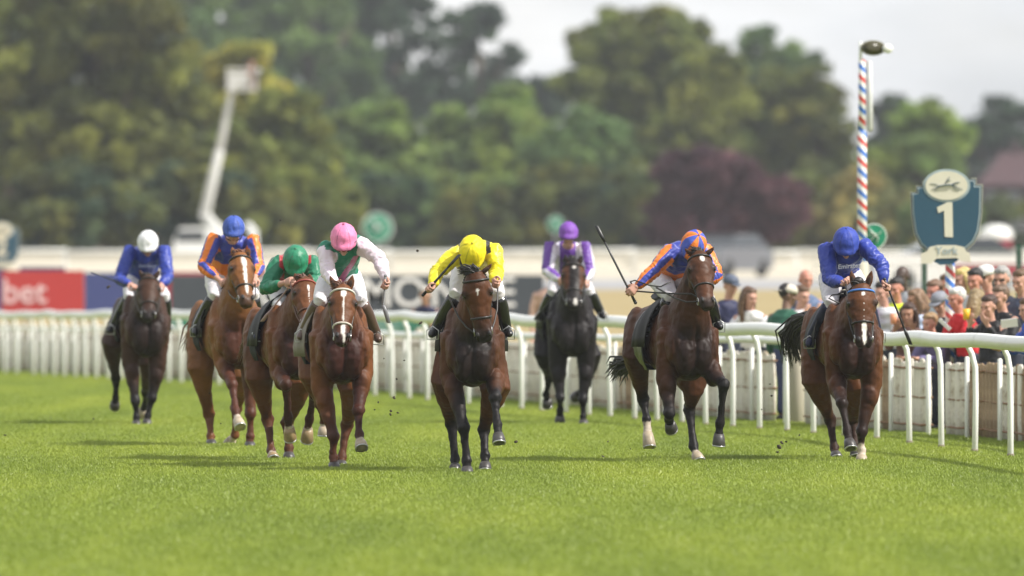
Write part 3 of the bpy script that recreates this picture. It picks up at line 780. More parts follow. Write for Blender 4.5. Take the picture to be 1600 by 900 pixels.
def camera_lift():
    y = 455.0; g = ground(y); c = P(335, 0, y)
    t = thing('camera_lift_truck', (c.x, y, g), 'white truck with a tall leaning boom that carries a camera platform', 'truck')
    wp = mat('truck_white', (0.72, 0.73, 0.72), rough=0.35); Q = lambda px, py, d=0: P(px, py, y+d)
    a, b_ = Q(272, 356), Q(352, 392)
    MB().prism([(0, -1.4), (0, -.5), (.25, .0), (1.9, .05), (2.0, -1.4)], V(a.x, y-1, a.z), V(1, 0, 0), V(0, 0, 1), V(0, 2, 0)).build('cab', wp, t, smooth=False)
    MB().bx(a.x+.12, a.x+1.25, y-1.02, y-1.003, a.z-.55, a.z-.12).build('window', GLASS, t, smooth=False)
    MB().bx(a.x+2.05, Q(402, 0).x, y-1, y+1, g+.6, Q(0, 385).z).build('bed', wp, t, smooth=False)
    MB().tube([Q(398, 392), Q(396, 362), Q(386, 350)], [.16, .16, .12], n=10).build('outrigger_box', wp, t)
    for px in (288, 340, 388):
        for s in (-1, 1):
            w = Q(px, 0); MB().loft([(V(w.x, y+s*.85-.12, g+.42), V(.42, 0, 0), V(0, 0, .42)), (V(w.x, y+s*.85+.12, g+.42), V(.42, 0, 0), V(0, 0, .42))], n=16).build('wheel', TYRE, t)
    bm_ = mat('boom_white', (0.55, 0.55, 0.52), rough=0.5)
    MB().tube([Q(358, 372), Q(334, 352), Q(320, 335)], [.2, .2, .2], n=8).build('boom_base', bm_, t)
    MB().tube([Q(319, 340), Q(343, 235)], [.21, .18], n=8).build('boom', bm_, t)
    MB().tube([Q(342, 240), Q(364, 134)], [.15, .12], n=8).build('upper_boom', bm_, t)
    p = Q(378, 122); bk = MB(); 
    for s in (-.55, .55):
        for d in (-.5, .5): bk.bx(p.x+s-.03, p.x+s+.03, y+d-.03, y+d+.03, p.z-.45, p.z+.35)
    for z in (-.05, .35):
        bk.bx(p.x-.6, p.x+.6, y-.55, y-.49, p.z+z-.04, p.z+z+.04); bk.bx(p.x-.6, p.x+.6, y+.49, y+.55, p.z+z-.04, p.z+z+.04)
    bk.bx(p.x-.6, p.x+.6, y-.55, y+.55, p.z-.5, p.z-.4); bk.bx(p.x-.58, p.x+.30, y-.52, y-.48, p.z-.35, p.z+.2)
    bk.build('basket', bm_, t, smooth=False)
    return y
YLIFT = camera_lift()

# ================================================================== RAILS
def running_rail():
    y0 = solve_y(1640, 0)
    t = thing('running_rail', (railx(112), 112, 0), 'white plastic running rail with curved posts beside the galloping horses', 'rail')
    # posts: columns measured in the photograph
    pxs = [1990, 1900, 1820, 1755, 1695, 1636, 1579, 1523, 1471, 1421, 1370, 1320, 1271, 1230, 1187, 1145, 1103, 1066, 1027, 992, 954, 920, 885, 847, 815, 783, 758, 732, 700, 668, 640, 613, 586, 560, 535, 510, 487, 465, 443, 422, 400, 380, 361, 342, 323, 304, 283, 264, 245, 227, 210, 190, 170, 151, 134, 118, 101, 85, 68, 53, 26, 8, -12]
    top = MB(); y = solve_y(1700, 0); path = []
    yy = 88.0
    while yy < 232:
        ph = yy*2*math.pi/13.0
        path.append(V(railx(yy)+0.05*math.sin(ph), yy, ground(yy)+float(np.interp(yy, [100, 110, 115, 120, 126, 137, 160, 230], [1.165, 1.15, 1.12, 1.11, 1.13, 1.165, 1.155, 1.14]))+0.010*math.sin(ph*1.25+1)+0.010*math.sin(ph*2.7)))
        yy += 0.5
    # rail sections about four metres long, butted with a narrow joint
    k = 0
    while k < len(path)-9:
        seg = path[k:k+9]
        d = (seg[-1]-seg[-2]).normalized(); seg = seg[:-1]+[seg[-1]-d*0.012]
        r = MB(); r.tube(seg, [0.073]*len(seg), n=16, flat=0.85, ref=(0, 0, 1), cap=False); r.build('rail_section', WRAIL, t)
        k += 8
    for px in pxs:
        y = solve_y(px, 0.10); x = railx(y); g = ground(y); j = RNG.normal()*0.008
        p = MB(); p.tube([V(x+.10, y, g-.1), V(x+.10+j, y, g+.55), V(x+.095+j, y, g+.86), V(x+.07, y, g+1.0), V(x+.02, y, g+1.10)], [.031, .029, .029, .029, .028], n=12)
        p.build('post', WRAIL, t)
        q = MB(); q.tube([V(x+.10, y, g-.02), V(x+.10, y, g+.045)], [.040, .038], n=10); q.build('post_foot', mat('muddy_grey', (0.22, 0.19, 0.14), rough=0.9), t)
running_rail()
def crowd_rail():
    t = thing('crowd_rail', (railx(130)+1.2, 130, 0), 'thinner and lower white rail standing behind the running rail', 'rail')
    path = []; yy = 108.0
    while yy < 236: path.append(V(railx(yy)+1.2+.03*math.sin(yy), yy, ground(yy)+float(np.interp(yy, [124, 137, 166], [1.03, .96, .88]))+.01*math.sin(yy*.9))); yy += 1.0
    k = 0
    while k < len(path)-5:
        MB().tube(path[k:k+5], .045, n=10, cap=False, ref=(0, 0, 1)).build('rail_section', WRAIL, t); k += 4
    yy = 109.0
    me = MB(); me.tube([V(0, 0, -.1), V(0, 0, .88)], .026, n=10); me = me.mesh('post'); me.materials.append(WRAIL)
    while yy < 236:
        o = bpy.data.objects.new('post', me); COL.objects.link(o); o.parent = t
        o.location = Vector((railx(yy)+1.2, yy, ground(yy)))-Vector(t['_o']); yy += 2.05
crowd_rail()
def barriers():
    # weathered pale hurdles under the crowd rail, each panel about a metre long
    pale = mat('weathered_white', (0.66, 0.61, 0.52), rough=0.8, noise=0.22, scale=7, stretch=(1, 1, 1.6), dark=((0.26, 0.17, 0.10), 4.3, 0.47, 0.66))
    pale2 = mat('weathered_cream', (0.72, 0.67, 0.59), rough=0.8, noise=0.2, scale=6, dark=((0.36, 0.26, 0.17), 3.9, 0.50, 0.75))
    brownp = mat('weathered_brown', (0.36, 0.25, 0.155), rough=0.85, noise=0.3, scale=7, dark=((0.16, 0.095, 0.05), 5.0, 0.45, 0.7))
    rust = mat('rusty_band', (0.25, 0.14, 0.075), rough=0.85, noise=0.35, scale=9)
    grp = 'hurdle panels under the crowd rail'
    pk = []
    for v_ in range(9):
        r = random.Random(v_); mb = MB()
        h = 0.80+r.uniform(-.025, .025); w = .104
        mb.loft([(V(0, 0, .02), V(w, 0, 0), V(0, .02, 0)), (V(r.uniform(-.008, .008), 0, h*.3), V(w*.98, 0, 0), V(0, .034, 0)), (V(r.uniform(-.008, .008), 0, h*.65), V(w, 0, 0), V(0, .034, 0)), (V(0, r.uniform(-.01, .01), h), V(w, 0, 0), V(0, .022, 0)), (V(0, 0, h+.02), V(w*.6, 0, 0), V(0, .01, 0))], n=8)
        me = mb.mesh('slat'); me.materials.append(brownp if v_ > 5 else (pale if v_ % 3 == 0 else pale2)); pk.append(me)
    bd = []
    for nm, L_ in (('band', .49),):
        mb = MB(); mb.loft([(V(-L_*.93, 0, 0), V(0, .038, 0), V(0, 0, .013)), (V(0, -.004, -.012), V(0, .042, 0), V(0, 0, .017)), (V(L_*.93, 0, 0), V(0, .038, 0), V(0, 0, .013))], n=8)
        me = mb.mesh('band'); me.materials.append(rust); bd.append(me)
    y = 112.0; i = 0
    while y < 232:
        x = railx(y)+1.36; x2 = railx(y+1.0)+1.36; g = ground(y+.5)
        ang = math.atan2(1.0, x2-x); r = random.Random(i)
        px = 800+FPX*(x+x2)/2/(y+.5)
        if abs(px-1478) > 15 and abs(px-1236) > 30:
            if y < 150:
                lab = 'weathered pale hurdle panel of upright slats held by rusty bands, standing under the crowd rail'
                t = thing('hurdle_panel', ((x+x2)/2, y+.5, g), lab, 'barrier', grp)
                bset = 6 if (1505 < px < 1562 or 1588 < px or r.random() < .12) else 0
                for k in range(5):
                    o = bpy.data.objects.new('slat', pk[r.randrange(3)+6] if bset and r.random() < .75 else pk[r.randrange(6)]); COL.objects.link(o); o.parent = t; o.location = (-.35+k*.178, r.uniform(-.006, .006), r.uniform(-.012, .012))
                for z in (.12, .40, .42+.0, .74)[0:1]+(.42, .74):
                    o = bpy.data.objects.new('band', bd[0]); COL.objects.link(o); o.parent = t; o.location = (0, 0, z)
                t.rotation_euler[2] = ang+r.uniform(-.02, .10)
            else:
                if not hasattr(barriers, 'm'):
                    mb = MB()
                    for k in range(6):
                        w = .075; cx = -.42+k*.165
                        mb.loft([(V(cx, 0, .02), V(w, 0, 0), V(0, .02, 0)), (V(cx, 0, .4), V(w*.96, 0, 0), V(0, .028, 0)), (V(cx, 0, .82), V(w, 0, 0), V(0, .02, 0))], n=6)
                    mb.cur = 1
                    for z in (.12, .42, .74): mb.loft([(V(-.49, 0, z), V(0, .034, 0), V(0, 0, .012)), (V(.49, 0, z), V(0, .034, 0), V(0, 0, .012))], n=6)
                    barriers.m = mb.mesh('hurdle_panel'); barriers.m.materials.append(pale2); barriers.m.materials.append(rust)
                    barriers.m.polygons.foreach_set('material_index', mb.mi)
                o = bpy.data.objects.new('hurdle_panel', barriers.m); COL.objects.link(o); o.location = ((x+x2)/2, y+.5, g); o.rotation_euler[2] = ang
                tag(o, 'blurred pale hurdle panel in the row behind the left half of the running rail', 'barrier', 'far hurdle panels behind the left half of the rail')
        y += 1.0; i += 1
    wd = mat('grey_wood', (0.42, 0.38, 0.30), rough=0.85, noise=0.25, scale=6, stretch=(1, 1, .15))
    for px, off, h, R, lab in ((1246, 1.55, 1.0, .11, 'thick weathered wooden post by the legs of the man in the green jacket'), (1362, 1.5, .95, .085, 'thick weathered wooden post between the right hand horse and the crowd'), (655, 1.55, .95, .06, 'thin brown wooden post left of the yellow jockey horse')):
        y = solve_y(px, off); g = ground(y); x = railx(y)+off
        o = MB(); o.tube([V(x, y, g-.1), V(x, y, g+.5), V(x, y, g+h)], [R*1.05, R, R*.95], n=12)
        tag(o.build('wooden_post', wd, None, origin=(x, y, g)), lab, 'post')
    # green sheet lying over the lower rail, left half
    gt = mat('green_tarp', (0.015, 0.20, 0.11), rough=0.5, noise=0.15)
    for a, b_, lab in ((268, 292, 'green cover on the rail left of the orange and blue jockey'), (575, 665, 'green cover on the rail between the pink and yellow jockeys')):
        y1, y2 = solve_y(a, 1.7), solve_y(b_, 1.7); mb = MB()
        c1, c2 = V(railx(y1)+1.7, y1, ground(y1)+.96), V(railx(y2)+1.7, y2, ground(y2)+.96)
        mb.loft([(c1, V(.03, 0, 0), V(0, 0, .12)), (c2, V(.03, 0, 0), V(0, 0, .12))], n=8)
        tag(mb.build('green_cover', gt, None, origin=tuple((c1+c2)/2)), lab, 'cover')
barriers()
# ================================================================== HORSES
def coat_mat(name, rough=0.48):
    m, t, b = principled(name); L = t.links
    at = N(t, 'ShaderNodeAttribute', attribute_name='tint')
    co = N(t, 'ShaderNodeTexCoord')
    n1 = N(t, 'ShaderNodeTexNoise', inp={'Scale': 7.0, 'Detail': 6.0, 'Roughness': 0.65}); L.new(co.outputs['Object'], n1.inputs['Vector'])
    mr = N(t, 'ShaderNodeMapRange', inp={'From Min': 0.3, 'From Max': 0.7, 'To Min': 0.78, 'To Max': 1.22}); L.new(n1.outputs['Fac'], mr.inputs['Value'])
    s = N(t, 'ShaderNodeVectorMath', operation='SCALE'); L.new(at.outputs['Color'], s.inputs[0]); L.new(mr.outputs[0], s.inputs['Scale'])
    L.new(s.outputs[0], b.inputs['Base Color'])
    n3 = N(t, 'ShaderNodeTexNoise', inp={'Scale': 4.0, 'Detail': 3.0}); L.new(co.outputs['Object'], n3.inputs['Vector'])
    m3 = N(t, 'ShaderNodeMapRange', inp={'From Min': 0.3, 'From Max': 0.7, 'To Min': rough-0.08, 'To Max': rough+0.14}); L.new(n3.outputs['Fac'], m3.inputs['Value'])
    L.new(m3.outputs[0], b.inputs['Roughness'])
    b.inputs['Specular IOR Level'].default_value = 0.20
    n2 = N(t, 'ShaderNodeTexNoise', inp={'Scale': 26.0, 'Detail': 5.0, 'Roughness': 0.7}); L.new(co.outputs['Object'], n2.inputs['Vector'])
    mp2 = N(t, 'ShaderNodeMapping'); mp2.inputs['Scale'].default_value = (60, 60, 14); L.new(co.outputs['Object'], mp2.inputs['Vector'])
    n4 = N(t, 'ShaderNodeTexNoise', inp={'Scale': 1.0, 'Detail': 3.0}); L.new(mp2.outputs[0], n4.inputs['Vector'])
    ad = N(t, 'ShaderNodeMath', operation='ADD'); L.new(n2.outputs['Fac'], ad.inputs[0]); L.new(n4.outputs['Fac'], ad.inputs[1])
    bp = N(t, 'ShaderNodeBump', inp={'Strength': 0.35, 'Distance': 0.006}); L.new(ad.outputs[0], bp.inputs['Height']); L.new(bp.outputs[0], b.inputs['Normal'])
    return m
COAT = coat_mat('coat')
HAIR = mat('horse_hair', (0.016, 0.013, 0.012), rough=0.45, noise=0.3, scale=30)
EYE_M = mat('horse_eye', (0.008, 0.005, 0.004), rough=0.06, spec=0.8)
NOSTR = mat('nostril_dark', (0.012, 0.009, 0.009), rough=0.6)
HOOF_D = mat('hoof_dark', (0.055, 0.05, 0.048), rough=0.4, noise=0.3, scale=14, bump=0.2)
HOOF_L = mat('hoof_pale', (0.40, 0.33, 0.24), rough=0.45, noise=0.25, scale=14, bump=0.2)
HOOF_G = mat('hoof_golden', (0.30, 0.21, 0.11), rough=0.4, noise=0.35, scale=12, bump=0.2)
SHOE = mat('horseshoe', (0.55, 0.55, 0.56), rough=0.3, metal=0.8)
STRAP_D = mat('bridle_black', (0.02, 0.018, 0.017), rough=0.4)
STRAP_B = mat('bridle_brown', (0.10, 0.04, 0.022), rough=0.45)
STRAP_W = mat('band_white', (0.6, 0.58, 0.52), rough=0.6)
STRAP_BL = mat('band_blue', (0.06, 0.20, 0.62), rough=0.5)
STRAP_R = mat('band_red', (0.30, 0.06, 0.045), rough=0.5)
CLOTH_D = mat('saddle_cloth_dark', (0.012, 0.014, 0.018), rough=0.75, spec=.2, noise=0.3, scale=6, bump=0.5, bscale=14)
CLOTH_S = mat('saddle_cloth_satin', (0.022, 0.026, 0.034), rough=0.35, dark=((.22, .23, .25), 7.0, .56, .62), noise=0.4, scale=5, bump=0.8, bscale=12)
SADDLE = mat('saddle_leather', (0.010, 0.009, 0.009), rough=0.6, spec=.25)
TAUPE = mat('saddle_flap_taupe', (0.17, 0.145, 0.12), rough=0.6, noise=0.1)

def seg_param(c, pts):
    """for each vertex: distance to the polyline and running index along it"""
    best = np.full(len(c), 1e9); par = np.zeros(len(c))
    for i in range(len(pts)-1):
        a = np.array(pts[i]); d = np.array(pts[i+1])-a; L2 = d @ d
        t = np.clip(((c-a) @ d)/max(L2, 1e-9), 0, 1)
        q = np.linalg.norm(c-(a+t[:, None]*d), axis=1)
        m = q < best; best[m] = q[m]; par[m] = i+t[m]
    return best, par

def make_horse(S):
    Y0 = S['Y']; psi = math.radians(S['yaw']); g = ground(Y0)
    F = V(math.sin(psi), -math.cos(psi), 0); Lt = V(math.cos(psi), math.sin(psi), 0); U = V(0, 0, 1)
    ox = P(S['cx'], 0, Y0).x; O = V(ox, Y0, g)
    def W(f, l, z): return O+F*f+Lt*l+U*z
    def Q(j): return P(j[0], j[1], Y0-j[2])          # measured column, row and forward distance
    k = S.get('k', 1.0); wd = S.get('wd', 1.0)*.94
    t = thing('racehorse', (O.x, O.y, g), S['label'], 'horse', 'racehorses galloping towards the camera')
    B = MB()
    # ---- trunk
    lift = S.get('lift', 0.0)
    st = [(0.36, 1.06, .07, .07), (0.33, 1.07, .17, .14), (0.24, 1.10, .265, .205), (0.12, 1.12, .325, .245), (-.05, 1.16, .365, .262), (-.25, 1.19, .375, .268), (-.45, 1.18, .355, .275),
          (-.70, 1.20, .32, .275), (-.92, 1.24, .275, .245), (-1.12, 1.25, .26, .24), (-1.32, 1.23, .25, .235), (-1.48, 1.14, .22, .22), (-1.60, 1.10, .10, .12)]
    B.loft([(W(f, 0, (z+lift)*k), Lt*(w*wd*k), U*(h*k)) for f, z, h, w in st], n=24)
    # withers
    B.ell(W(-.28, 0, (1.50+lift)*k), (Lt*.075, F*.28, U*.09))
    # breast muscles and shoulder points
    for s in (-1, 1):
        B.ell(W(.265, s*.095*wd, (1.03+lift)*k), (Lt*.11*wd, F*.11, U*.19))
        B.ell(W(.18, s*.175*wd, (1.13+lift)*k), (Lt*.105*wd, F*.14, U*.20))
        B.ell(W(-.02, s*.185*wd, (1.25+lift)*k), (Lt*.095*wd, F*.16, (U*.27+F*-.08)))
        B.ell(W(-1.20, s*.145, (1.16+lift)*k), (Lt*.135*wd, F*.25, U*.33))
    # ---- neck
    poll = Q(S['poll'] if len(S['poll']) > 2 else (*S['poll'], 0.55))
    Lh = 0.60*k; mz = S['muzzle']
    pm = P(mz[0], mz[1], poll.y); dx, dz = pm.x-poll.x, pm.z-poll.z
    dd = math.sqrt(max(0.0, Lh*Lh-dx*dx-dz*dz))
    dd = min(dd, 0.42); A = V(dx, -dd, dz); hl = A.length; A.normalize()
    tr = math.radians(S.get('turn', 0.0))
    lat0 = V(math.cos(psi+tr), math.sin(psi+tr), 0); roll = math.radians(S.get('roll', 0))
    lat0 = (lat0*math.cos(roll)+U*math.sin(roll)); hl_ = (lat0-A*A.dot(lat0)).normalized(); hn = hl_.cross(A).normalized()
    if hn.y > 0: hn = -hn                                # front of the face, towards the camera
    base = W(-.02, 0, (1.20+lift)*k)
    ntop = poll+A*.07*k-hn*.05
    ax = (ntop-base); n_ax = ax.normalized(); nl = (Lt-n_ax*n_ax.dot(Lt)).normalized(); nv = n_ax.cross(nl)
    if nv.z < 0: nv = -nv
    sag = nv*0.03
    for_n = [(-.12, .235, .36, 0), (.10, .225, .35, 0), (.30, .190, .30, .3), (.50, .152, .24, .6), (.70, .120, .185, .6), (.87, .100, .145, .3), (1.0, .085, .110, 0)]
    B.loft([(base+ax*q+sag*b_, nl*(w*k*S.get('neckw', 1)), nv*(h*k)) for q, w, h, b_ in for_n], n=20)
    for s in (-1, 1):   # neck strap muscles, leaving the windpipe groove between them
        B.tube([W(.20, s*.10, (1.22+lift)*k), base+ax*.55+nl*s*.06-nv*.11, base+ax*.85+nl*s*.045-nv*.08], [.07, .055, .04], n=10)
    # ---- head: a = along, h = depth, w = half width
    hs = [(-.02, .062, .060, -.02), (.06, .085, .088, -.035), (.16, .118, .118, -.05), (.28, .128, .132, -.06), (.38, .119, .124, -.058), (.50, .093, .100, -.045), (.62, .080, .084, -.035), (.74, .073, .072, -.028), (.86, .075, .066, -.025), (.95, .072, .058, -.026), (1.02, .052, .042, -.03)]
    hw = S.get('headw', 1.0)*1.04
    B.loft([(poll+A*(a*hl)+hn*(c*k), hl_*(w*k*hw), hn*(h*k)) for a, w, h, c in hs], n=20)
    H = lambda a, l, d: poll+A*(a*hl)+hl_*(l*k*hw)+hn*(d*k)
    for s in (-1, 1):
        B.ell(H(.28, s*.103, -.004), (hl_*.032*k, hn*.035*k, A*.042*k))                 # brow over the eye
        B.ell(H(.34, s*.062, -.14), (hl_*.045*k, hn*.085*k, A*.095*k))                  # cheek
        B.tube([H(.30, s*.085, .0), H(.52, s*.066, .022), H(.66, s*.045, .022)], [.016*k, .014*k, .01*k], n=8)   # facial crest
        B.ell(H(.89, s*.043, .012), (hl_*.026*k, hn*.030*k, A*.045*k))                 # nostril wing
    B.ell(H(.98, 0, -.02), (hl_*.045*k, hn*.035*k, A*.035*k))
    B.ell(H(.93, 0, -.085), (hl_*.034*k, hn*.03*k, A*.045*k))                        # chin
    # ---- legs
    legs = {}
    FR = [.155, .125, .100, .076, .050, .060, .040, .031, .032, .047, .034, .044]
    for nm in ('fl', 'fr'):
        J = S['legs'][nm]; s = -1 if nm == 'fl' else 1       # fl: left in the picture
        e, kn, fe, ho = [Q(j) for j in J]
        sh = W(.06, s*.155*wd, (1.25+lift)*k)
        cor = fe.lerp(ho, .52)
        pts = [sh, sh.lerp(e, .5), e, e.lerp(kn, .40), e.lerp(kn, .82), kn, kn.lerp(fe, .18), kn.lerp(fe, .5), kn.lerp(fe, .82), fe, fe.lerp(cor, .55), cor]
        B.tube(pts, [r*k*S.get('legw', 1.0) for r in FR], n=14, ref=Lt)
        B.ell(e.lerp(kn, .22)+F*.02, (Lt*.085*k, F*.09*k, U*.13*k))
        B.ell(kn+F*.018, (Lt*.054*k, F*.05*k, U*.062*k))
        B.ell(fe-F*.02-U*.01, (Lt*.04*k, F*.042*k, U*.038*k))
        legs[nm] = (pts, fe, cor, ho)
    HR = [.165, .158, .138, .104, .078, .053, .064, .044, .034, .034, .048, .034, .045]
    for nm in ('hl', 'hr'):
        J = S['legs'][nm]; s = -1 if nm == 'hl' else 1
        jj = [Q(j) for j in J]
        if len(jj) == 5: sti, hk, fe, ho = jj[0], jj[2], jj[3], jj[4]; gm = jj[1]
        else:
            sti, hk, fe, ho = jj; gm = sti.lerp(hk, .5)
        hip = W(-1.15, s*.125*wd, (1.22+lift)*k); cor = fe.lerp(ho, .52)
        pts = [hip, hip.lerp(sti, .5), sti, sti.lerp(gm, .5), gm, gm.lerp(hk, .75), hk, hk.lerp(fe, .2), hk.lerp(fe, .5), hk.lerp(fe, .82), fe, fe.lerp(cor, .55), cor]
        B.tube(pts, [r*k*S.get('legw', 1.0) for r in HR], n=14, ref=Lt)
        B.ell(hk-F*.03+U*.03, (Lt*.042*k, F*.055*k, U*.06*k))
        legs[nm] = (pts, fe, cor, ho)
    me = remesh(B, S['vox'], 6)
    # ---- colours of the coat
    c = coords(me); nrm = normals(me)
    rel = c-np.array(O); ff = rel @ np.array(F); ll = rel @ np.array(Lt); zz = rel[:, 2]-lift
    gate = smooth01(ff, .08, .22)*smooth01(zz, .80, .92)*(1-smooth01(zz, 1.22, 1.36))
    dent = .026*np.exp(-(ll/.024)**2)*gate
    gl = .175+.05*np.sin((zz-1.0)*5)
    dent += .014*np.exp(-((np.abs(ll)-gl*wd)/.020)**2)*smooth01(ff, .0, .15)*smooth01(zz, .88, 1.0)*(1-smooth01(zz, 1.35, 1.5))
    dent += .010*np.exp(-((np.abs(ll)-.255*wd+.12*(zz-1.2))/.018)**2)*smooth01(zz, .98, 1.08)*(1-smooth01(zz, 1.35, 1.45))*(ff > -.1)
    c = c + nrm*(0.0028-dent+0.0034*wob(c, .15, 5)+0.0014*wob(c, .05, 6))[:, None]; set_coords(me, c)
    base_c = np.array(S['coat'])*np.array((.96, 1.14, 1.35)); pc = np.array(S['points'])
    col = np.tile(base_c, (len(c), 1))*(1+0.16*wob(c, .5, S['seed'])[:, None])
    Fn, Ln, On = np.array(F), np.array(Lt), np.array(O)
    # breast tint: some darker hair, plus chest shade painted into the coat colour
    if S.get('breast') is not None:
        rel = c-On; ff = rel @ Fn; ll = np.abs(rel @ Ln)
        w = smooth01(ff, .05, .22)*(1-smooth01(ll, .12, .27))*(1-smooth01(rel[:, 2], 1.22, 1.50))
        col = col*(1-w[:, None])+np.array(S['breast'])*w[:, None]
    head_d = np.array([(c-np.array(poll)) @ np.array(v_) for v_ in (A, hl_, hn)]).T/np.array([hl, k*hw, k])
    inhead = (head_d[:, 0] > -.08) & (head_d[:, 0] < 1.15) & (np.abs(head_d[:, 1]) < .15) & (head_d[:, 2] > -.24) & (head_d[:, 2] < .12)
    for nm in ('fl', 'fr', 'hl', 'hr'):
        pts, fe, cor, ho = legs[nm]
        d, p = seg_param(c, [tuple(x) for x in pts]); n0 = 0 if nm[0] == 'f' else 1
        kk = 5+n0; fet = 9+n0
        rad = np.interp(p, range(len(pts)), (FR if n0 == 0 else HR))*k*1.7+.01
        on = (d < rad) & ~inhead
        w = smooth01(p+0.25*wob(c, .12, 9), kk-2.2, kk-.6)*on*S.get('blackleg', 1.0)
        col = col*(1-w[:, None])+pc*w[:, None]
        sock = S.get('sock', {}).get(nm)
        if sock is not None:
            w = smooth01(p+0.2*wob(c, .05, 3), sock-.25, sock+.25)*on
            col = col*(1-w[:, None])+np.array((.52, .44, .36))*w[:, None]
    if S.get('head_brown'):
        w = inhead*smooth01(np.abs(head_d[:, 1]), .035, .075)*(1-smooth01(head_d[:, 0], .6, .8)); col = col*(1-w[:, None])+np.array((.085, .030, .011))*w[:, None]
    # muzzle
    w = smooth01(head_d[:, 0], .80, .97)*inhead*S.get('muzzle_dark', 0.8)
    col = col*(1-w[:, None])+np.array((.022, .018, .018))*w[:, None]
    for s_ in (-1, 1):      # dark skin round the eyes
        q = np.sqrt(((head_d[:, 0]-.305)/.075)**2+((head_d[:, 1]-s_*.112)/.045)**2)
        w = (1-smooth01(q, .5, 1.3))*inhead*.7; col = col*(1-w[:, None])+np.array((.012, .009, .008))*w[:, None]
    # white face marks: (along, sideways, half length, half width)
    for a, l, ha, hb in S.get('marks', []):
        q = np.sqrt(((head_d[:, 0]-a)/ha)**2+((head_d[:, 1]-l)/hb)**2)+0.12*wob(c, .03, 2)
        w = (1-smooth01(q, .80, 1.15))*inhead*(head_d[:, 2] > -.06)
        col = col*(1-w[:, None])+np.array((.66, .62, .58))*w[:, None]
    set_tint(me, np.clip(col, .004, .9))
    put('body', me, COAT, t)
    # ---- eyes, nostrils, ears
    for s in (-1, 1):
        e = MB(); e.ell(H(.305, s*.113, .008), (hl_*.017*k, hn*.021*k, A*.020*k)); e.build('eye', EYE_M, t)
        e = MB(); e.ell(H(.905, s*.049, .034), (hl_*.019*k, hn*.015*k, A*.028*k), 10, 6); e.build('nostril', NOSTR, t)
    m = MB(); m.tube([H(.985, -.045, -.035), H(1.0, 0, -.005), H(.985, .04, -.035)], .006*k, n=6); m.build('mouth', NOSTR, t)
    for s, tip in zip((-1, 1), S['ears']):
        b0 = H(.02, s*.052, -.03); tp = P(tip[0], tip[1], poll.y+.02); d = tp-b0
        if d.length > .24: tp = b0+d.normalized()*.24; d = tp-b0
        r_ = hl_*.9+A*.1; r_.normalize(); q = d.cross(r_).normalized()
        e = MB(); e.loft([(b0-d*.12, r_*.022, q*.022), (b0+d*.12, r_*.030, q*.020), (b0+d*.38, r_*.036, q*.016), (b0+d*.66, r_*.029, q*.011), (b0+d*.88, r_*.014, q*.007), (tp, r_*.003, q*.003)], n=12)
        em = e.mesh('ear'); cc = np.tile(base_c*0.8, (len(e.v), 1)); set_tint(em, cc); put('ear', em, COAT, t)
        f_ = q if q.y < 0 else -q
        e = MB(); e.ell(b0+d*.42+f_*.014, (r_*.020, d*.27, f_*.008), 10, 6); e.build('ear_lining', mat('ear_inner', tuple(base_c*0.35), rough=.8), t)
    # ---- hooves
    for nm in ('fl', 'fr', 'hl', 'hr'):
        pts, fe, cor, ho = legs[nm]; J = S['legs'][nm][-1]
        d = (ho-cor); 
        if d.length < .05: d = (ho-fe)*.5
        dn = d.normalized(); top = cor-dn*.012; L_ = max(d.length, .075)
        tip = J[3] if len(J) > 3 else None        # direction the toe points: forward unless folded
        fw = V(*tip).normalized() if tip else F
        sd = dn.cross(fw)
        if sd.length < .1: sd = Lt.copy()
        sd.normalize(); fw2 = sd.cross(dn).normalized()
        if fw2.dot(fw) < 0: fw2 = -fw2
        hm = (HOOF_G if S.get('goldhoof') else HOOF_L) if S.get('sock', {}).get(nm) is not None else HOOF_D
        e = MB(); e.loft([(top, sd*.046*k, fw2*.048*k), (top+dn*L_*.35+fw2*.008, sd*.054*k, fw2*.058*k), (top+dn*L_+fw2*.022, sd*.063*k, fw2*.070*k), (top+dn*(L_+.008)+fw2*.022, sd*.058*k, fw2*.064*k)], n=18)
        h = e.build('hoof', hm, t)
        e = MB(); c0 = top+dn*(L_+.012)+fw2*.022
        arc = [c0+sd*(.055*k*math.sin(a))+fw2*(.062*k*math.cos(a)) for a in np.linspace(-2.3, 2.3, 13)]
        e.tube(arc, .008*k, n=6, ref=dn); sh_ = e.build('horseshoe', SHOE, t); sh_.parent = h
    # ---- mane and tail
    r = random.Random(S['seed']); mn = MB(); hairc = S.get('hair', None)
    HM = HAIR if hairc is None else mat('hair_'+S['hairname'], hairc, rough=0.5, noise=0.3, scale=30)
    for i in range(70):
        q = r.uniform(.12, .98); p0 = base+ax*q+nv*(np.interp(q, [0, .5, 1], [.30, .20, .09])*k)+nl*r.uniform(-.012, .012)
        d = -n_ax*r.uniform(.03, .09)+nv*r.uniform(.01, .05)+nl*r.choice((-1, 1))*r.uniform(.01, .05)
        mn.tube([p0-nv*.02, p0+d*.5+nv*.02, p0+d], [.009, .008, .002], n=5)
    tf = S.get('tuft', 1)
    mn.ell(H(-.01, 0, -.03), (hl_*.035, hn*.03, A*.03))
    for i in range(90):   # forelock, blown back
        p0 = H(r.uniform(-.05, .05), r.uniform(-.035, .035), r.uniform(-.045, .02)); sd = r.uniform(-1, 1)
        up = -A*r.uniform(.015, .05)*tf+hl_*(sd*.022-.012)*tf+hn*r.uniform(-.02, .015)
        mn.tube([p0, p0+up*.5+hn*.010, p0+up*.85+hl_*(sd*.018-.01)*tf+hn*.004, p0+up+hl_*(sd*.03-.02)*tf+A*.008*tf], [.010, .009, .006, .0015], n=5)
    if S.get('knot'): mn.ell(H(-.075, -.02, -.01), (hl_*.052, hn*.045, A*.045), 14, 9)
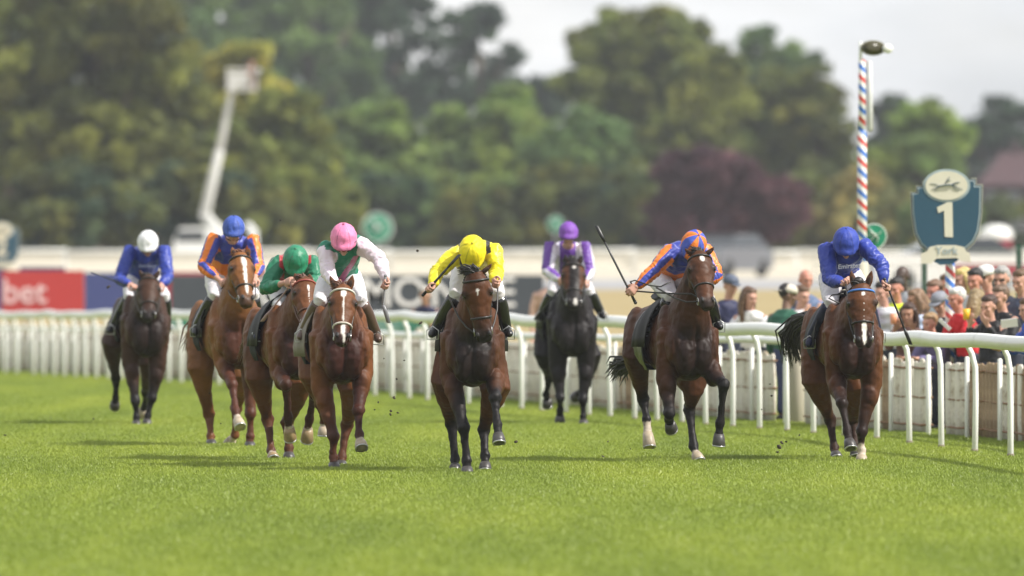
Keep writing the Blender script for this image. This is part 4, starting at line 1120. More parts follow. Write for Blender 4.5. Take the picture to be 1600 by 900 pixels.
    mn.build('mane', HM, t)
    tl = MB(); tp = S.get('tail', [(-1.66, 0, 1.36), (-1.90, 0, 1.34), (-2.15, 0, 1.20), (-2.4, 0, 1.0)])
    tpts = [W(*p) for p in tp] if len(tp[0]) == 3 and abs(tp[0][0]) < 10 else [Q(p) for p in tp]
    root = W(-1.56, 0, (1.33+lift)*k)
    tpts = [root]+tpts
    for i in range(90):
        jx = [V(r.gauss(0, 1), r.gauss(0, 1), r.gauss(0, 1)) for _ in tpts]; sp = [0.012, .03, .045, .06, .075, .08][:len(tpts)]
        o1 = jx[0]; pp = [p+o1*s_*.7+j*s_*.3 for p, j, s_ in zip(tpts, jx, sp)]
        tl.tube(pp, [.012]+[.010]*(len(pp)-2)+[.002], n=5)
    tl.build('tail', HM, t)
    # ---- bridle
    strap = {'d': STRAP_D, 'b': STRAP_B}[S.get('strap', 'd')]
    br = MB()
    def headring(a, off, lo, hi, n=22):
        ww = np.interp(a, [h[0] for h in hs], [h[1] for h in hs]); hh = np.interp(a, [h[0] for h in hs], [h[2] for h in hs]); cc = np.interp(a, [h[0] for h in hs], [h[3] for h in hs])
        c0 = poll+A*(a*hl)+hn*(cc*k)
        return [c0+hl_*((ww*hw*k+off)*math.cos(x))+hn*((hh*k+off)*math.sin(x)) for x in np.linspace(lo, hi, n)]
    nb = MB(); nb.tube(headring(S.get('nb', .66), .006, -.9, math.pi+.9), .010, n=8); 
    ob = nb.build('noseband', {'w': STRAP_W, 'd': strap, 'f': mat('fleece', (.6, .55, .48), rough=.9, bump=1, bscale=60)}[S.get('nbm', 'd')], t)
    bb = MB(); bb.tube([p-A*.0 for p in headring(.10, .010, -.1, math.pi+.1)], .010, n=8)
    bb.build('browband', {'w': STRAP_W, 'd': strap, 'l': STRAP_BL, 'r': STRAP_R}[S.get('bb', 'd')], t)
    bit = []
    for s in (-1, 1):
        br.tube([H(.06, s*.095, -.04), H(.25, s*.118, -.065), H(.45, s*.100, -.07), H(.66, s*.078, -.055), H(.84, s*.066, -.05)], .0085, n=6)
        br.tube([H(.10, s*.10, -.05), H(.22, s*.105, -.13), H(.30, s*.06, -.22), H(.30, 0, -.235)], .0075, n=6)
        bc = H(.86, s*.074, -.045); bit.append(bc)
        ring = [bc+A*(.034*math.cos(x))+hn*(.034*math.sin(x)) for x in np.linspace(0, 2*math.pi, 15)]
        e = MB(); e.tube(ring, .0055, n=6, cap=False); e.build('bit_ring', STEEL, t)
    br.tube([H(.04, -.09, -.06), H(-.03, -.05, -.03), H(-.04, 0, -.02), H(-.03, .05, -.03), H(.04, .09, -.06)], .009, n=6)
    br.build('head_strap', strap, t)
    # reins from the bit to the hands
    rm = {'d': STRAP_D, 'b': STRAP_B}[S.get('rein', 'd')]
    for bc, hd in zip(bit, S.get('hands', [])):
        hd = Q(hd); mid = bc.lerp(hd, .5)+V(0, 0, -.035)+Lt*(.02 if bc is bit[1] else -.02)
        MB().tube([bc, bc.lerp(mid, .5)+V(0, 0, -.02), mid, mid.lerp(hd, .6)+V(0, 0, .0), hd], .006, n=6, flat=1.4).build('rein', rm, t)
    for extra in S.get('loops', []):
        MB().tube([Q(p) for p in extra], .0065, n=6, flat=1.3).build('rein', rm, t)
    # breast strap, girth, saddle
    gi = MB(); gi.tube([W(.30*math.sin(a)+.02, .262*wd*k*math.cos(a)*1.01, (1.22-.10*math.sin(a)+lift)*k) for a in np.linspace(-.3, math.pi+.3, 20)], .010, n=6)
    gi.build('breast_strap', strap, t)
    # saddle cloth drapes over the back and flares behind the rider's legs
    cm = {'d': CLOTH_D, 's': CLOTH_S}[S.get('cloth', 'd')]
    f0, f1 = -.20, -.88
    for nm_, m_, lo, off, flo, fhi in (('saddle_cloth', cm, S.get('cloth_lo', .98), .012, f0-.16, f1+.06), ('saddle_flap', TAUPE if S.get('taupe') else SADDLE, S.get('flap_lo', 1.12), S.get('flap_off', .045), f0-.02+S.get('flap_f', 0), f1+.30)):
        R = []; nf = 12
        rows = [(s_, u) for s_ in (-1,) for u in np.linspace(1, 0, 9)]+[(1, u) for u in np.linspace(0, 1, 9)[1:]]
        vs = []; fs = []
        for i in range(nf):
            f = flo+(fhi-flo)*i/(nf-1)
            zc = np.interp(-f, [-q[0] for q in st], [q[1] for q in st])+lift; hh = np.interp(-f, [-q[0] for q in st], [q[2] for q in st]); ww = np.interp(-f, [-q[0] for q in st], [q[3] for q in st])*wd
            if f > -.5: hh += .03
            for s_, u in rows:
                amax = math.acos(max(-1, min(1, (lo-zc)/hh))); a = u*amax
                fl = .006*u*math.sin(i*.9+s_+u*4)+S.get('flare', .05)*u*u*(1 if nm_ == 'saddle_cloth' else S.get('flap_flare', .3))
                fl += (S.get('spread', .025) if nm_ == 'saddle_cloth' else S.get('flap_spread', .03))*u*(i/(nf-1))
                vs.append(W(f-.10*u, s_*(ww+off+fl)*math.sin(a)*k, (zc+(hh+off)*math.cos(a))*k))
        nr = len(rows)
        for i in range(nf-1):
            for j in range(nr-1): fs.append((i*nr+j, i*nr+j+1, (i+1)*nr+j+1, (i+1)*nr+j))
        mb = MB(); mb.add(vs, fs); o = mb.build(nm_, m_, t)
        so = o.modifiers.new('thick', 'SOLIDIFY'); so.thickness = .006
    e = MB(); e.loft([(W(-.30, 0, (1.585+lift)*k), Lt*.06, U*.03), (W(-.38, 0, (1.60+lift)*k), Lt*.12, U*.05), (W(-.6, 0, (1.565+lift)*k), Lt*.15, U*.035), (W(-.78, 0, (1.59+lift)*k), Lt*.13, U*.05), (W(-.82, 0, (1.60+lift)*k), Lt*.05, U*.02)], n=14); e.build('saddle', SADDLE, t)
    return t, dict(O=O, F=F, L=Lt, W=W, Q=Q, Y0=Y0, k=k)
# ================================================================== PEOPLE
def skin_mat(nm, c): return mat('skin_'+nm, c, rough=0.5, noise=0.08, scale=20, sheen=0.1)
SKIN = dict(pale=skin_mat('pale', (.50, .27, .20)), ruddy=skin_mat('ruddy', (.50, .22, .16)), tan=skin_mat('tan', (.38, .20, .13)), brown=skin_mat('brown', (.16, .085, .055)), dark=skin_mat('dark', (.06, .035, .027)))
def fabric(nm, c, rough=.6, bump=.4, bs=22, noise=.1, spec=.3, sheen=.0):
    return mat('cloth_'+nm, c, rough=rough, noise=noise, scale=7, bump=bump, bscale=bs, spec=spec, sheen=sheen)
SILK = mat('silk', (1, 1, 1), rough=0.42, noise=0.07, scale=9, bump=0.55, bscale=20, spec=0.45, attr=True, stretch=(1, 1, .7), sheen=.15)
CAPM = mat('cap_silk', (1, 1, 1), rough=0.58, noise=0.14, scale=18, bump=0.9, bscale=22, spec=0.45, attr=True)
CAPMUD = mat('cap_silk_muddy', (1, 1, 1), rough=0.45, noise=0.08, scale=16, bump=0.7, bscale=22, attr=True, dark=((.10, .06, .05), 42.0, .60, .68))
BREECH = fabric('breeches_white', (.66, .64, .67), rough=.5, bump=.5, bs=26)
BOOT = mat('boot_black', (.014, .014, .016), rough=.22, noise=.2, bump=.2, bscale=40, spec=.6)
BOOTN = fabric('legging_navy', (.015, .018, .05), rough=.5)
WHIP = mat('whip_black', (.015, .015, .016), rough=.35)
WHIPG = mat('whip_grey', (.22, .22, .23), rough=.3)
GOG = mat('goggle_dark', (.01, .008, .008), rough=.12, spec=.7)

def head_mesh(B, hc, R_, U_, F_, k=1.0):
    """skull, jaw, nose, lips and ears round the head centre"""
    B.ell(hc+U_*.028*k-F_*.008, (R_*.074*k, F_*.094*k, U_*.092*k), 14, 10)
    B.ell(hc-U_*.045*k+F_*.022*k, (R_*.056*k, F_*.062*k, U_*.068*k), 12, 8)
    B.ell(hc-U_*.098*k+F_*.058*k, (R_*.024*k, F_*.020*k, U_*.018*k), 10, 6)
    B.tube([hc+U_*.012*k+F_*.082*k, hc-U_*.018*k+F_*.100*k, hc-U_*.034*k+F_*.104*k], [.009*k, .012*k, .016*k], n=8)
    B.ell(hc-U_*.062*k+F_*.082*k, (R_*.024*k, F_*.008*k, U_*.008*k), 10, 6)
    B.ell(hc+U_*.030*k+F_*.082*k, (R_*.056*k, F_*.012*k, U_*.010*k), 10, 6)
    for s in (-1, 1):
        B.ell(hc-U_*.02*k+F_*.060*k+R_*s*.038*k, (R_*.024*k, F_*.020*k, U_*.022*k), 10, 6)
        B.ell(hc-U_*.005*k-F_*.008*k+R_*s*.078*k, (R_*.009*k, F_*.018*k, U_*.032*k), 10, 6)
def hand(B, wr, d, g, k=1.0, thumb=1):
    """closed hand: d along the forearm, g along what it grips"""
    d = d.normalized(); g = (g-d*d.dot(g)).normalized(); n = d.cross(g)*thumb
    B.tube([wr-d*.05, wr, wr+d*.025], [.026*k, .025*k, .028*k], n=10)
    B.loft([(wr+d*.01, g*.028*k, n*.018*k), (wr+d*.04, g*.038*k, n*.019*k), (wr+d*.085, g*.042*k, n*.018*k), (wr+d*.095, g*.036*k, n*.014*k)], n=12)
    for i, L_ in enumerate((.92, 1.0, .96, .80)):
        o = wr+g*((1.5-i)*.0215*k)
        a = L_*k
        B.tube([o+d*.080*a, o+d*.112*a+n*.010*a, o+d*.116*a+n*.038*a, o+d*.088*a+n*.052*a, o+d*.064*a+n*.040*a], [.0105*k, .0100*k, .0092*k, .0086*k, .0076*k], n=8)
    B.tube([wr+d*.018+g*.026*k, wr+d*.050+g*.052*k+n*.018*k, wr+d*.078+g*.050*k+n*.042*k, wr+d*.092+g*.028*k+n*.056*k], [.014*k, .0118*k, .0105*k, .0085*k], n=8)
    return wr+d*.088+n*.030
def open_hand(B, wr, d, g, k=1.0):
    d = d.normalized(); g = (g-d*d.dot(g)).normalized(); n = d.cross(g)
    B.loft([(wr-d*.02, g*.024*k, n*.020*k), (wr+d*.04, g*.036*k, n*.016*k), (wr+d*.085, g*.040*k, n*.014*k)], n=10)
    for i, L_ in enumerate((.07, .078, .072, .056)):
        o = wr+d*.08+g*((1.5-i)*.020*k)
        B.tube([o, o+d*L_*.5*k+n*.006, o+d*L_*k*.95+n*.022], [.0095*k, .0088*k, .007*k], n=7)
    B.tube([wr+d*.02+g*.026, wr+d*.05+g*.052+n*.01, wr+d*.08+g*.058+n*.02], [.012*k, .0105*k, .008*k], n=7)

def cap_mesh(hc, R_, U_, F_, colf, k=1.0, peak=.046):
    B = MB(); n = 72; T = []; rings = []; c0f = colf
    colf = lambda th, q: tuple(x*(.62 if abs(math.sin(3*th)) < .09 and q < .97 else (.78 if q > .93 else 1)) for x in c0f(th, q))
    m = 12
    for i in range(m+1):
        a = (math.pi*0.60)*i/m
        ring = []
        for j in range(n):
            th = 2*math.pi*j/n
            q = 1+.032*abs(math.cos(3*th))*math.sin(a)+.008*math.sin(9*th+i)
            rr = math.sin(a)*q if i else 0.02
            p = hc+R_*(.112*k*rr*math.cos(th))+F_*(.132*k*rr*math.sin(th))+U_*(.128*k*math.cos(a))
            if i >= m-1 and math.sin(th) > -.1: p += F_*(peak*(max(0, math.sin(th))**.6)*(i-m+2)/2)-U_*.006*(i-m+1)
            ring.append(p); T.append(colf(th, i/m))
        rings.append(ring)
    # turn the rim in
    rim = rings[-1]; rings.append([p-U_*.012-(p-hc)*.02 for p in rim]); T += [colf(2*math.pi*j/n, 1.0) for j in range(n)]
    rings.append([hc+(p-hc)*.86 for p in rings[-1]]); T += [tuple(x*.6 for x in colf(2*math.pi*j/n, 1.0)) for j in range(n)]
    B.rings(rings, cap=True)
    B.ell(hc+U_*.130*k, (R_*.012, F_*.012, U_*.007), 8, 6); T += [colf(0, 0)]*(len(B.v)-len(T))
    me = B.mesh('helmet'); cc = coords(me); set_coords(me, cc+normals(me)*(.0028*(1-2*np.abs(wob(cc, .075, 21, 5))))[:, None]); set_tint(me, np.array(T)); return me

def torso_st(N_, Pv, w, d, wr_=1.0, off=0.0, belly=1.0):
    ax = Pv-N_
    S_ = [(-.06, .070, .060), (.03, .150, .080), (.14, .188, .112), (.32, .180, .125), (.52, .160, .118), (.72, .148, .112*belly), (.90, .160, .120), (1.05, .150, .110)]
    out_ = []
    for q, a, b in S_:
        hump = .035*math.sin(max(0, min(1, q))*math.pi)
        out_.append((N_+ax*q+d*hump, w*(a*wr_+off), d*(b*wr_+off)))
    return out_

def jockey(key, J):
    cx_ = CTX[key]; Q = cx_['Q']; O = cx_['O']; Lt = cx_['L']; F = cx_['F']; W = cx_['W']
    t = thing('person', tuple(W(-.5, 0, 1.55)), J['label'], 'jockey', 'jockeys riding in the race')
    sL, sR, eL, eR, hL, hR = [Q(J[x]) for x in ('shL', 'shR', 'elL', 'elR', 'haL', 'haR')]
    pv = Q(J['pelvis']); kL, kR, aL, aR, tL, tR = [Q(J[x]) for x in ('knL', 'knR', 'anL', 'anR', 'toL', 'toR')]
    ph = math.radians(J['pitch']); yw = math.radians(J.get('hyaw', 0)); ro = math.radians(J.get('hroll', 0))
    Uh = V(0, -math.sin(ph), math.cos(ph)); Fh = V(0, -math.cos(ph), -math.sin(ph)); Rh = V(1, 0, 0)
    M = Matrix.Rotation(yw, 3, 'Z') @ Matrix.Rotation(ro, 3, 'Y')
    Uh, Fh, Rh = M @ Uh, M @ Fh, M @ Rh
    hc = Q(J['head']); sk = hc-Uh*.046-Fh*.004          # skull centre under the helmet
    mid = (sL+sR)/2; w = (sR-sL).normalized(); nb = mid+V(0, .0, .0)
    axT = (pv-nb).normalized(); d = w.cross(axT).normalized()
    if d.z < 0: d = -d                                  # towards the rider's back
    # ---- body
    B = MB()
    head_mesh(B, sk, Rh, Uh, Fh)
    B.tube([sk-Uh*.07-Fh*.02, (sk-Uh*.07+nb)/2, nb+axT*.02], [.055, .058, .065], n=12)
    B.loft(torso_st(nb, pv, w, d, .92), n=18)
    for s_, e_, h_ in ((sL, eL, hL), (sR, eR, hR)):
        B.tube([s_+(pv-nb)*.06, s_.lerp(e_, .5), e_, e_.lerp(h_, .5), h_+(e_-h_).normalized()*.09], [.052, .045, .038, .036, .026], n=12)
    for k_, a_, s in ((kL, aL, -1), (kR, aR, 1)):
        hp = pv+w*s*.09; B.tube([hp, hp.lerp(k_, .5), k_, k_.lerp(a_, .4), a_], [.09, .075, .052, .045, .033], n=12)
    bme = remesh(B, .009, 2)
    # hands modelled finer, joined into the same skin
    HB = MB(); grips = []
    for h_, e_, gk, th in ((hL, eL, 'gripL', 1), (hR, eR, 'gripR', -1)):
        dr = (h_-e_).normalized(); g_ = J.get(gk, V(0, 0, 1)); wr = h_-dr*.062
        grips.append(hand(HB, wr, dr, Vector(g_), 1.08, th))
        HB.tube([e_.lerp(h_, .55), wr], [.034, .026], n=10)
    hme = remesh(HB, .0055, 1)
    bm = bmesh.new(); bm.from_mesh(bme); bm.from_mesh(hme)
    me = bpy.data.meshes.new('body'); bm.to_mesh(me); bm.free(); me.shade_smooth()
    put('body', me, SKIN[J.get('skin', 'pale')], t)
    # ---- silks
    B = MB(); B.loft(torso_st(nb, pv, w, d, 1.0, .022), n=20)
    B.ell(nb+axT*.03, (w*.10, d*.07, axT*.06))
    for s_, e_, h_ in ((sL, eL, hL), (sR, eR, hR)):
        cf = h_.lerp(e_, .24) if not J.get('cuff') else h_.lerp(e_, J['cuff'])
        B.tube([s_+(pv-nb)*.10, s_, s_.lerp(e_, .35), s_.lerp(e_, .75), e_, e_.lerp(cf, .35), e_.lerp(cf, .8), cf], [.085, .086, .082, .072, .066, .065, .052, .040], n=16)
    sm = remesh(B, .0095, 4)
    c = coords(sm); n_ = normals(sm)
    wr_ = .0055*(1-2.2*np.abs(wob(c*np.array([1, 1, .5]), .20, J['seed'], 5)))+.0022*(1-2*np.abs(wob(c, .085, J['seed']+1, 5)))+.003*wob(c, .12, 77)
    # creases ring the sleeves at the elbow
    for s_, e_, h_ in ((sL, eL, hL), (sR, eR, hR)):
        dd, pp = seg_param(c, [tuple(s_), tuple(e_), tuple(h_)])
        wr_ += (.0045*np.sin(pp*30+3*wob(c, .12, 4)))*np.exp(-((pp-1.0)/.45)**2)*(dd < .12)
    c = c+n_*wr_[:, None]; set_coords(sm, c)
    tor_d, tor_p = seg_param(c, [tuple(nb), tuple(pv)])
    info = dict(c=c, tor_p=tor_p, lat=(c-np.array(nb)) @ np.array(w), bk=(c-np.array(nb)) @ np.array(d), arms=[])
    arm = np.zeros(len(c), bool); armp = np.zeros(len(c)); ang = np.zeros(len(c))
    for s_, e_, h_, sg in ((sL, eL, hL, -1), (sR, eR, hR, 1)):
        dd, pp = seg_param(c, [tuple(s_), tuple(e_), tuple(h_)])
        on = (dd < .105) & ((info['lat']*sg > np.interp(tor_p, [0, .4], [.15, .20])) | (pp > .25)) & (pp > .04)
        a1 = np.array(s_); a2 = np.array(e_); a3 = np.array(h_)
        cen = np.where((pp < 1)[:, None], a1+(a2-a1)*np.clip(pp, 0, 1)[:, None], a2+(a3-a2)*np.clip(pp-1, 0, 1)[:, None])
        ax = (a2-a1)/np.linalg.norm(a2-a1); ax2 = (a3-a2)/np.linalg.norm(a3-a2); A_ = np.where((pp < 1)[:, None], ax, ax2)
        r0 = np.array([0.0, 0, 1]); u_ = np.cross(A_, r0); u_ /= np.linalg.norm(u_, axis=1)[:, None]+1e-6; v_ = np.cross(A_, u_)
        q = c-cen; an = np.arctan2((q*v_).sum(1), (q*u_).sum(1))
        arm |= on; armp = np.where(on, pp, armp); ang = np.where(on, an, ang)
    info.update(arm=arm, armp=armp, ang=ang)
    set_tint(sm, np.clip(J['silk'](info), .004, .95)); put('silk_jacket', sm, SILK, t)
    # ---- breeches and boots
    B = MB(); B.loft([(nb.lerp(pv, q), w*a, d*b) for q, a, b in ((.80, .150, .118), (.95, .172, .135), (1.08, .165, .125), (1.16, .10, .08))], n=18)
    for k_, a_, s in ((kL, aL, -1), (kR, aR, 1)):
        hp = pv+w*s*.095; B.tube([hp, hp.lerp(k_, .4), hp.lerp(k_, .8), k_, k_.lerp(a_, .16)], [.118, .105, .082, .070, .055], n=16)
    bm_ = remesh(B, .0115, 4); c = coords(bm_); set_coords(bm_, c+normals(bm_)*(.004*wob(c, .09, 3)+.002*wob(c, .04, 8))[:, None])
    put('breeches', bm_, J.get('breech', BREECH), t)
    for k_, a_, t_ in ((kL, aL, tL), (kR, aR, tR)):
        B = MB(); B.tube([k_.lerp(a_, .10), k_.lerp(a_, .35), k_.lerp(a_, .7), a_], [.070, .072, .060, .050], n=14)
        fd = (t_-a_).normalized(); heel = a_-fd*.02-V(0, 0, .035)
        B.tube([heel-fd*.03, a_.lerp(t_, .3)-V(0, 0, .012), a_.lerp(t_, .75), t_], [.040, .044, .040, .028], n=12)
        B.tube([a_, heel], [.044, .038], n=10)
        put('boot', remesh(B, .0105, 2), J.get('boot', BOOT), t)
        # stirrup iron
        c0 = a_.lerp(t_, .62)-V(0, 0, .01); sd = fd.cross(V(0, 0, 1)).normalized()
        MB().tube([c0-sd*.055-V(0, 0, .05), c0-sd*.058+V(0, 0, .03), c0+V(0, 0, .07), c0+sd*.058+V(0, 0, .03), c0+sd*.055-V(0, 0, .05), c0-sd*.055-V(0, 0, .05)], .0055, n=6).build('stirrup', STEEL, t)
    # ---- cap over the helmet, goggles
    me = cap_mesh(hc, Rh, Uh, Fh, J['cap'], J.get('capk', 1.0), J.get('peak', .046)); put('helmet', me, J.get('capm', CAPM), t)
    if J.get('band'):
        e = MB(); e.tube([hc+Rh*(.116*math.cos(a))+Fh*(.136*math.sin(a)+.006)-U0*0-Uh*.020 for a, U0 in [(x, Uh) for x in np.linspace(-.1, math.pi+.1, 24)]], .006, n=6, flat=1.0); e.build('helmet_band', J['band'], t)
    if J.get('goggles', True):
        e = MB(); e.loft([(sk+Rh*x+Fh*(.090-abs(x)*.45)+Uh*.012, Uh*(.020+.006*(abs(x) > .01)), Fh*.014) for x in (-.068, -.05, -.028, -.008, .008, .028, .05, .068)], n=10); e.build('goggles', GOG, t)
    else:
        for s in (-1, 1):
            e = MB(); e.ell(sk+Rh*s*.031+Fh*.083+Uh*.012, (Rh*.013, Fh*.009, Uh*.007), 8, 6); e.build('eye', GOG, t)
    e = MB(); e.ell(sk-Uh*.063+Fh*.086, (Rh*.022, Fh*.006, Uh*.0055), 8, 6); e.build('lips', mat('lips', (.32, .11, .10), rough=.5), t)
    e = MB(); e.tube([hc+Rh*s_*.104-Uh*q+Fh*f_ for s_, q, f_ in ((-1, .04, .02), (-.72, .10, .05), (0, .135, .06), (.72, .10, .05), (1, .04, .02))], .006, n=6); e.build('chin_strap', STRAP_D, t)
    return dict(grips=grips, t=t, hc=hc, Q=Q, nb=nb, w=w, d=d, pv=pv)
def whip(label, pts, m, r0=.011, flap=.022):
    T = MB(); n = len(pts)
    d = (pts[-1]-pts[0]); L_ = d.length
    T.tube(pts, [r0*1.15]+[r0*.8]*(n-2)+[r0*.65], n=8)
    o = pts[0]
    t = thing('riding_whip', tuple(o), label, 'whip', 'whips held by the jockeys')
    T.build('shaft', m, t)
    dn = (pts[-1]-pts[-2]).normalized(); MB().loft([(pts[-1]-dn*.02, V(.012, 0, 0), V(0, .01, 0)), (pts[-1]+dn*.04, V(flap, 0, 0), V(0, .008, 0)), (pts[-1]+dn*.15, V(flap, 0, 0), V(0, .008, 0)), (pts[-1]+dn*.155, V(flap*.5, 0, 0), V(0, .006, 0))], n=8).build('flap', m, t)
    d0 = (pts[0]-pts[1]).normalized(); MB().ell(pts[0]+d0*.01, (V(.017, 0, 0), V(0, .017, 0), V(0, 0, .017)), 10, 6).build('handle_end', m, t)
    return t

# ---- spectators
def spectator(px, py, label, skin='pale', hair=('short', (.05, .03, .02)), top=(.1, .1, .1), legs=(.03, .035, .06), face=-60, y=None, off=2.0, arms='rail', hat=None, k=1.0, tilt=0, extra=None, sleeve=1.0, yaw_h=None, headk=1.0):
    if y is None: y = solve_y(px, off)
    g = ground(y); h = P(px, py, y); hz = h.z-g
    t = thing('person', (h.x, y, g), label, 'spectator', 'spectators watching from behind the rails')
    sc = min(1.12, max(.78, hz/1.62)) if hz > 1.22 else .78
    a = math.radians(face); Fv = V(math.sin(a), -math.cos(a), 0); Rv = V(math.cos(a), math.sin(a), 0)      # face 0 looks at the camera; R is picture right
    U = V(0, 0, 1); hc = V(h.x, y, h.z)
    lean = .16 if arms == 'rail' else .02
    nb = hc-U*.20*sc-Fv*.05*sc; pv = V(hc.x, hc.y, g+max(.62, min(.95*sc, hz-.62*sc)))-Fv*lean
    w = Rv; ax = (pv-nb).normalized(); d = -Fv
    hw = math.radians(yaw_h if yaw_h is not None else face*1.0); Fh = V(math.sin(hw), -math.cos(hw), -.18+tilt).normalized(); Rh = V(math.cos(hw), math.sin(hw), 0); Uh = Rh.cross(Fh).normalized()
    if Uh.z < 0: Uh = -Uh
    hk = 1.10*headk*(sc**.4)
    B = MB(); head_mesh(B, hc, Rh, Uh, Fh, hk)
    B.tube([hc-Uh*.07, nb+ax*.03], [.053, .06], n=10)
    B.loft(torso_st(nb, pv, w, d, .92*sc), n=14)
    sh = [nb+w*s*.19*sc+ax*.05 for s in (-1, 1)]; el, ha = [], []
    for i, s in enumerate((-1, 1)):
        if arms == 'rail': e = sh[i]+w*s*.06-U*.26*sc+Fv*.10; q = e+Fv*.25-w*s*.10+U*.02
        elif arms == 'up': e = sh[i]+w*s*.06-U*.20*sc+Fv*.12; q = e+Fv*.10+U*.20-w*s*.10
        else: e = sh[i]+w*s*.07-U*.28*sc; q = e-U*.25*sc+Fv*.10
        el.append(e); ha.append(q)
        B.tube([sh[i], sh[i].lerp(e, .5), e, e.lerp(q, .5), q], [.05, .044, .037, .034, .026], n=10)
        open_hand(B, q, (q-e), w, 1.05)
    hips = [pv+w*s*.085*sc for s in (-1, 1)]; kn = [V(p.x, p.y, g+.48*sc*min(1, hz/1.5))+Fv*.04 for p in hips]; an = [V(p.x, p.y, g+.09) for p in hips]
    for p, q, r in zip(hips, kn, an): B.tube([p, q, r], [.08, .05, .034], n=10)
    put('body', remesh(B, .012, 1), SKIN[skin], t)
    nm = label[:24].replace(' ', '_')
    B = MB(); B.loft(torso_st(nb, pv, w, d, sc, .022), n=16)
    for i in (0, 1):
        B.tube([sh[i]+ax*.03, sh[i].lerp(el[i], .5), el[i]], [.075*sc, .064, .056], n=12)
        if sleeve >= 1: B.tube([el[i], el[i].lerp(ha[i], .85)], [.054, .040], n=12)
    tm = remesh(B, .013, 3); c = coords(tm); set_coords(tm, c+normals(tm)*(.008*wob(c, .13, int(px)))[:, None])
    put('top', tm, top if not isinstance(top, tuple) else fabric('top_%d_%d' % (px, py), top), t)
    B = MB(); B.loft([(pv+U*.06, w*.155*sc, d*.115*sc), (pv-U*.05, w*.165*sc, d*.125*sc), (pv-U*.14, w*.12*sc, d*.10*sc)], n=14)
    for p, q, r in zip(hips, kn, an): B.tube([p, p.lerp(q, .5), q, q.lerp(r, .9)], [.105*sc, .088*sc, .068, .058], n=12)
    put('trousers', remesh(B, .015, 3), fabric('legs_%d_%d' % (px, py), legs), t)
    for r in an: MB().tube([r-Fv*.05-U*.04, r+Fv*.06-U*.045, r+Fv*.15-U*.05], [.045, .045, .035], n=10).build('shoe', BLK, t)
    st, hcx = hair if hair else (None, None)
    if st:
        hm = mat('hair_%d_%d_%d' % tuple(int(x*200) for x in hcx), hcx, rough=.55, noise=.35, scale=40, stretch=(1, 1, .3), bump=.5, bscale=60)
        B = MB(); e_ = .010
        B.ell(hc+Uh*.048*hk-Fh*.034*hk, (Rh*(.083*hk), Fh*(.085*hk), Uh*(.090*hk)), 14, 9)
        if st in ('short', 'long', 'bob', 'tail'):
            B.ell(hc+Uh*.088*hk+Fh*.026*hk, (Rh*(.066*hk), Fh*(.052*hk), Uh*(.042*hk)), 12, 8)
        if st in ('long', 'bob'):
            L_ = .30 if st == 'long' else .16
            for s in (-1, 1): B.tube([hc+Uh*.06+Rh*s*.065, hc-Uh*.03+Rh*s*.085-Fh*.02, hc-Uh*L_*.6+Rh*s*.085-Fh*.02, hc-Uh*L_+Rh*s*.07], [.035, .038, .038, .018], n=9)
            B.tube([hc-Fh*.07+Uh*.03, hc-Fh*.09-Uh*.10, hc-Fh*.08-Uh*L_], [.075, .08, .05], n=10)
        if st == 'tail': B.tube([hc-Fh*.09+Uh*.04, hc-Fh*.14, hc-Fh*.12-Uh*.15], [.03, .035, .01], n=8)
        hme = remesh(B, .012, 1); c = coords(hme); set_coords(hme, c+normals(hme)*(.004*wob(c, .03, 2))[:, None]); put('hair', hme, hm, t)
    for s in (-1, 1): MB().ell(hc+Rh*s*.031*hk+Fh*.084*hk+Uh*.010*hk, (Rh*.012, Fh*.008, Uh*.007), 8, 5).build('eye', GOG, t)
    MB().ell(hc-Uh*.062*hk+Fh*.087*hk, (Rh*.024, Fh*.006, Uh*.007), 8, 5).build('lips', mat('lips', (.32, .11, .10), rough=.5), t)
    if hat:
        hk_, hcol, back = hat
        sgn = -1 if back else 1
        B = MB(); B.loft([(hc+Uh*.035*hk, Rh*.088*hk, Fh*.104*hk), (hc+Uh*.075*hk, Rh*.087*hk, Fh*.102*hk), (hc+Uh*.112*hk, Rh*.070*hk, Fh*.082*hk), (hc+Uh*.130*hk, Rh*.035*hk, Fh*.04*hk)], n=18)
        B.loft([(hc+Uh*.045*hk+Fh*sgn*.07, Rh*.075, Uh*.008), (hc+Uh*.040*hk+Fh*sgn*.13, Rh*.068, Uh*.007), (hc+Uh*.032*hk+Fh*sgn*.165, Rh*.040, Uh*.005)], n=12)
        B.build('hat', fabric('hat_%d' % px, hcol), t)
    if extra == 'glasses':
        MB().loft([(hc+Rh*x+Fh*(.094-abs(x)*.35)+Uh*.012, Uh*.018, Fh*.005) for x in (-.065, -.03, -.006, .006, .03, .065)], n=8).build('glasses', GOG, t)
    return t, dict(ha=ha, hc=hc, Fv=Fv, nb=nb, w=w, y=y, sc=sc)
BAY = (.080, .0235, .0068); BAYD = (.050, .020, .012); CHE = (.140, .043, .0120); BRN = (.040, .019, .012); BLKP = (.0095, .008, .008)
HORSES = {}
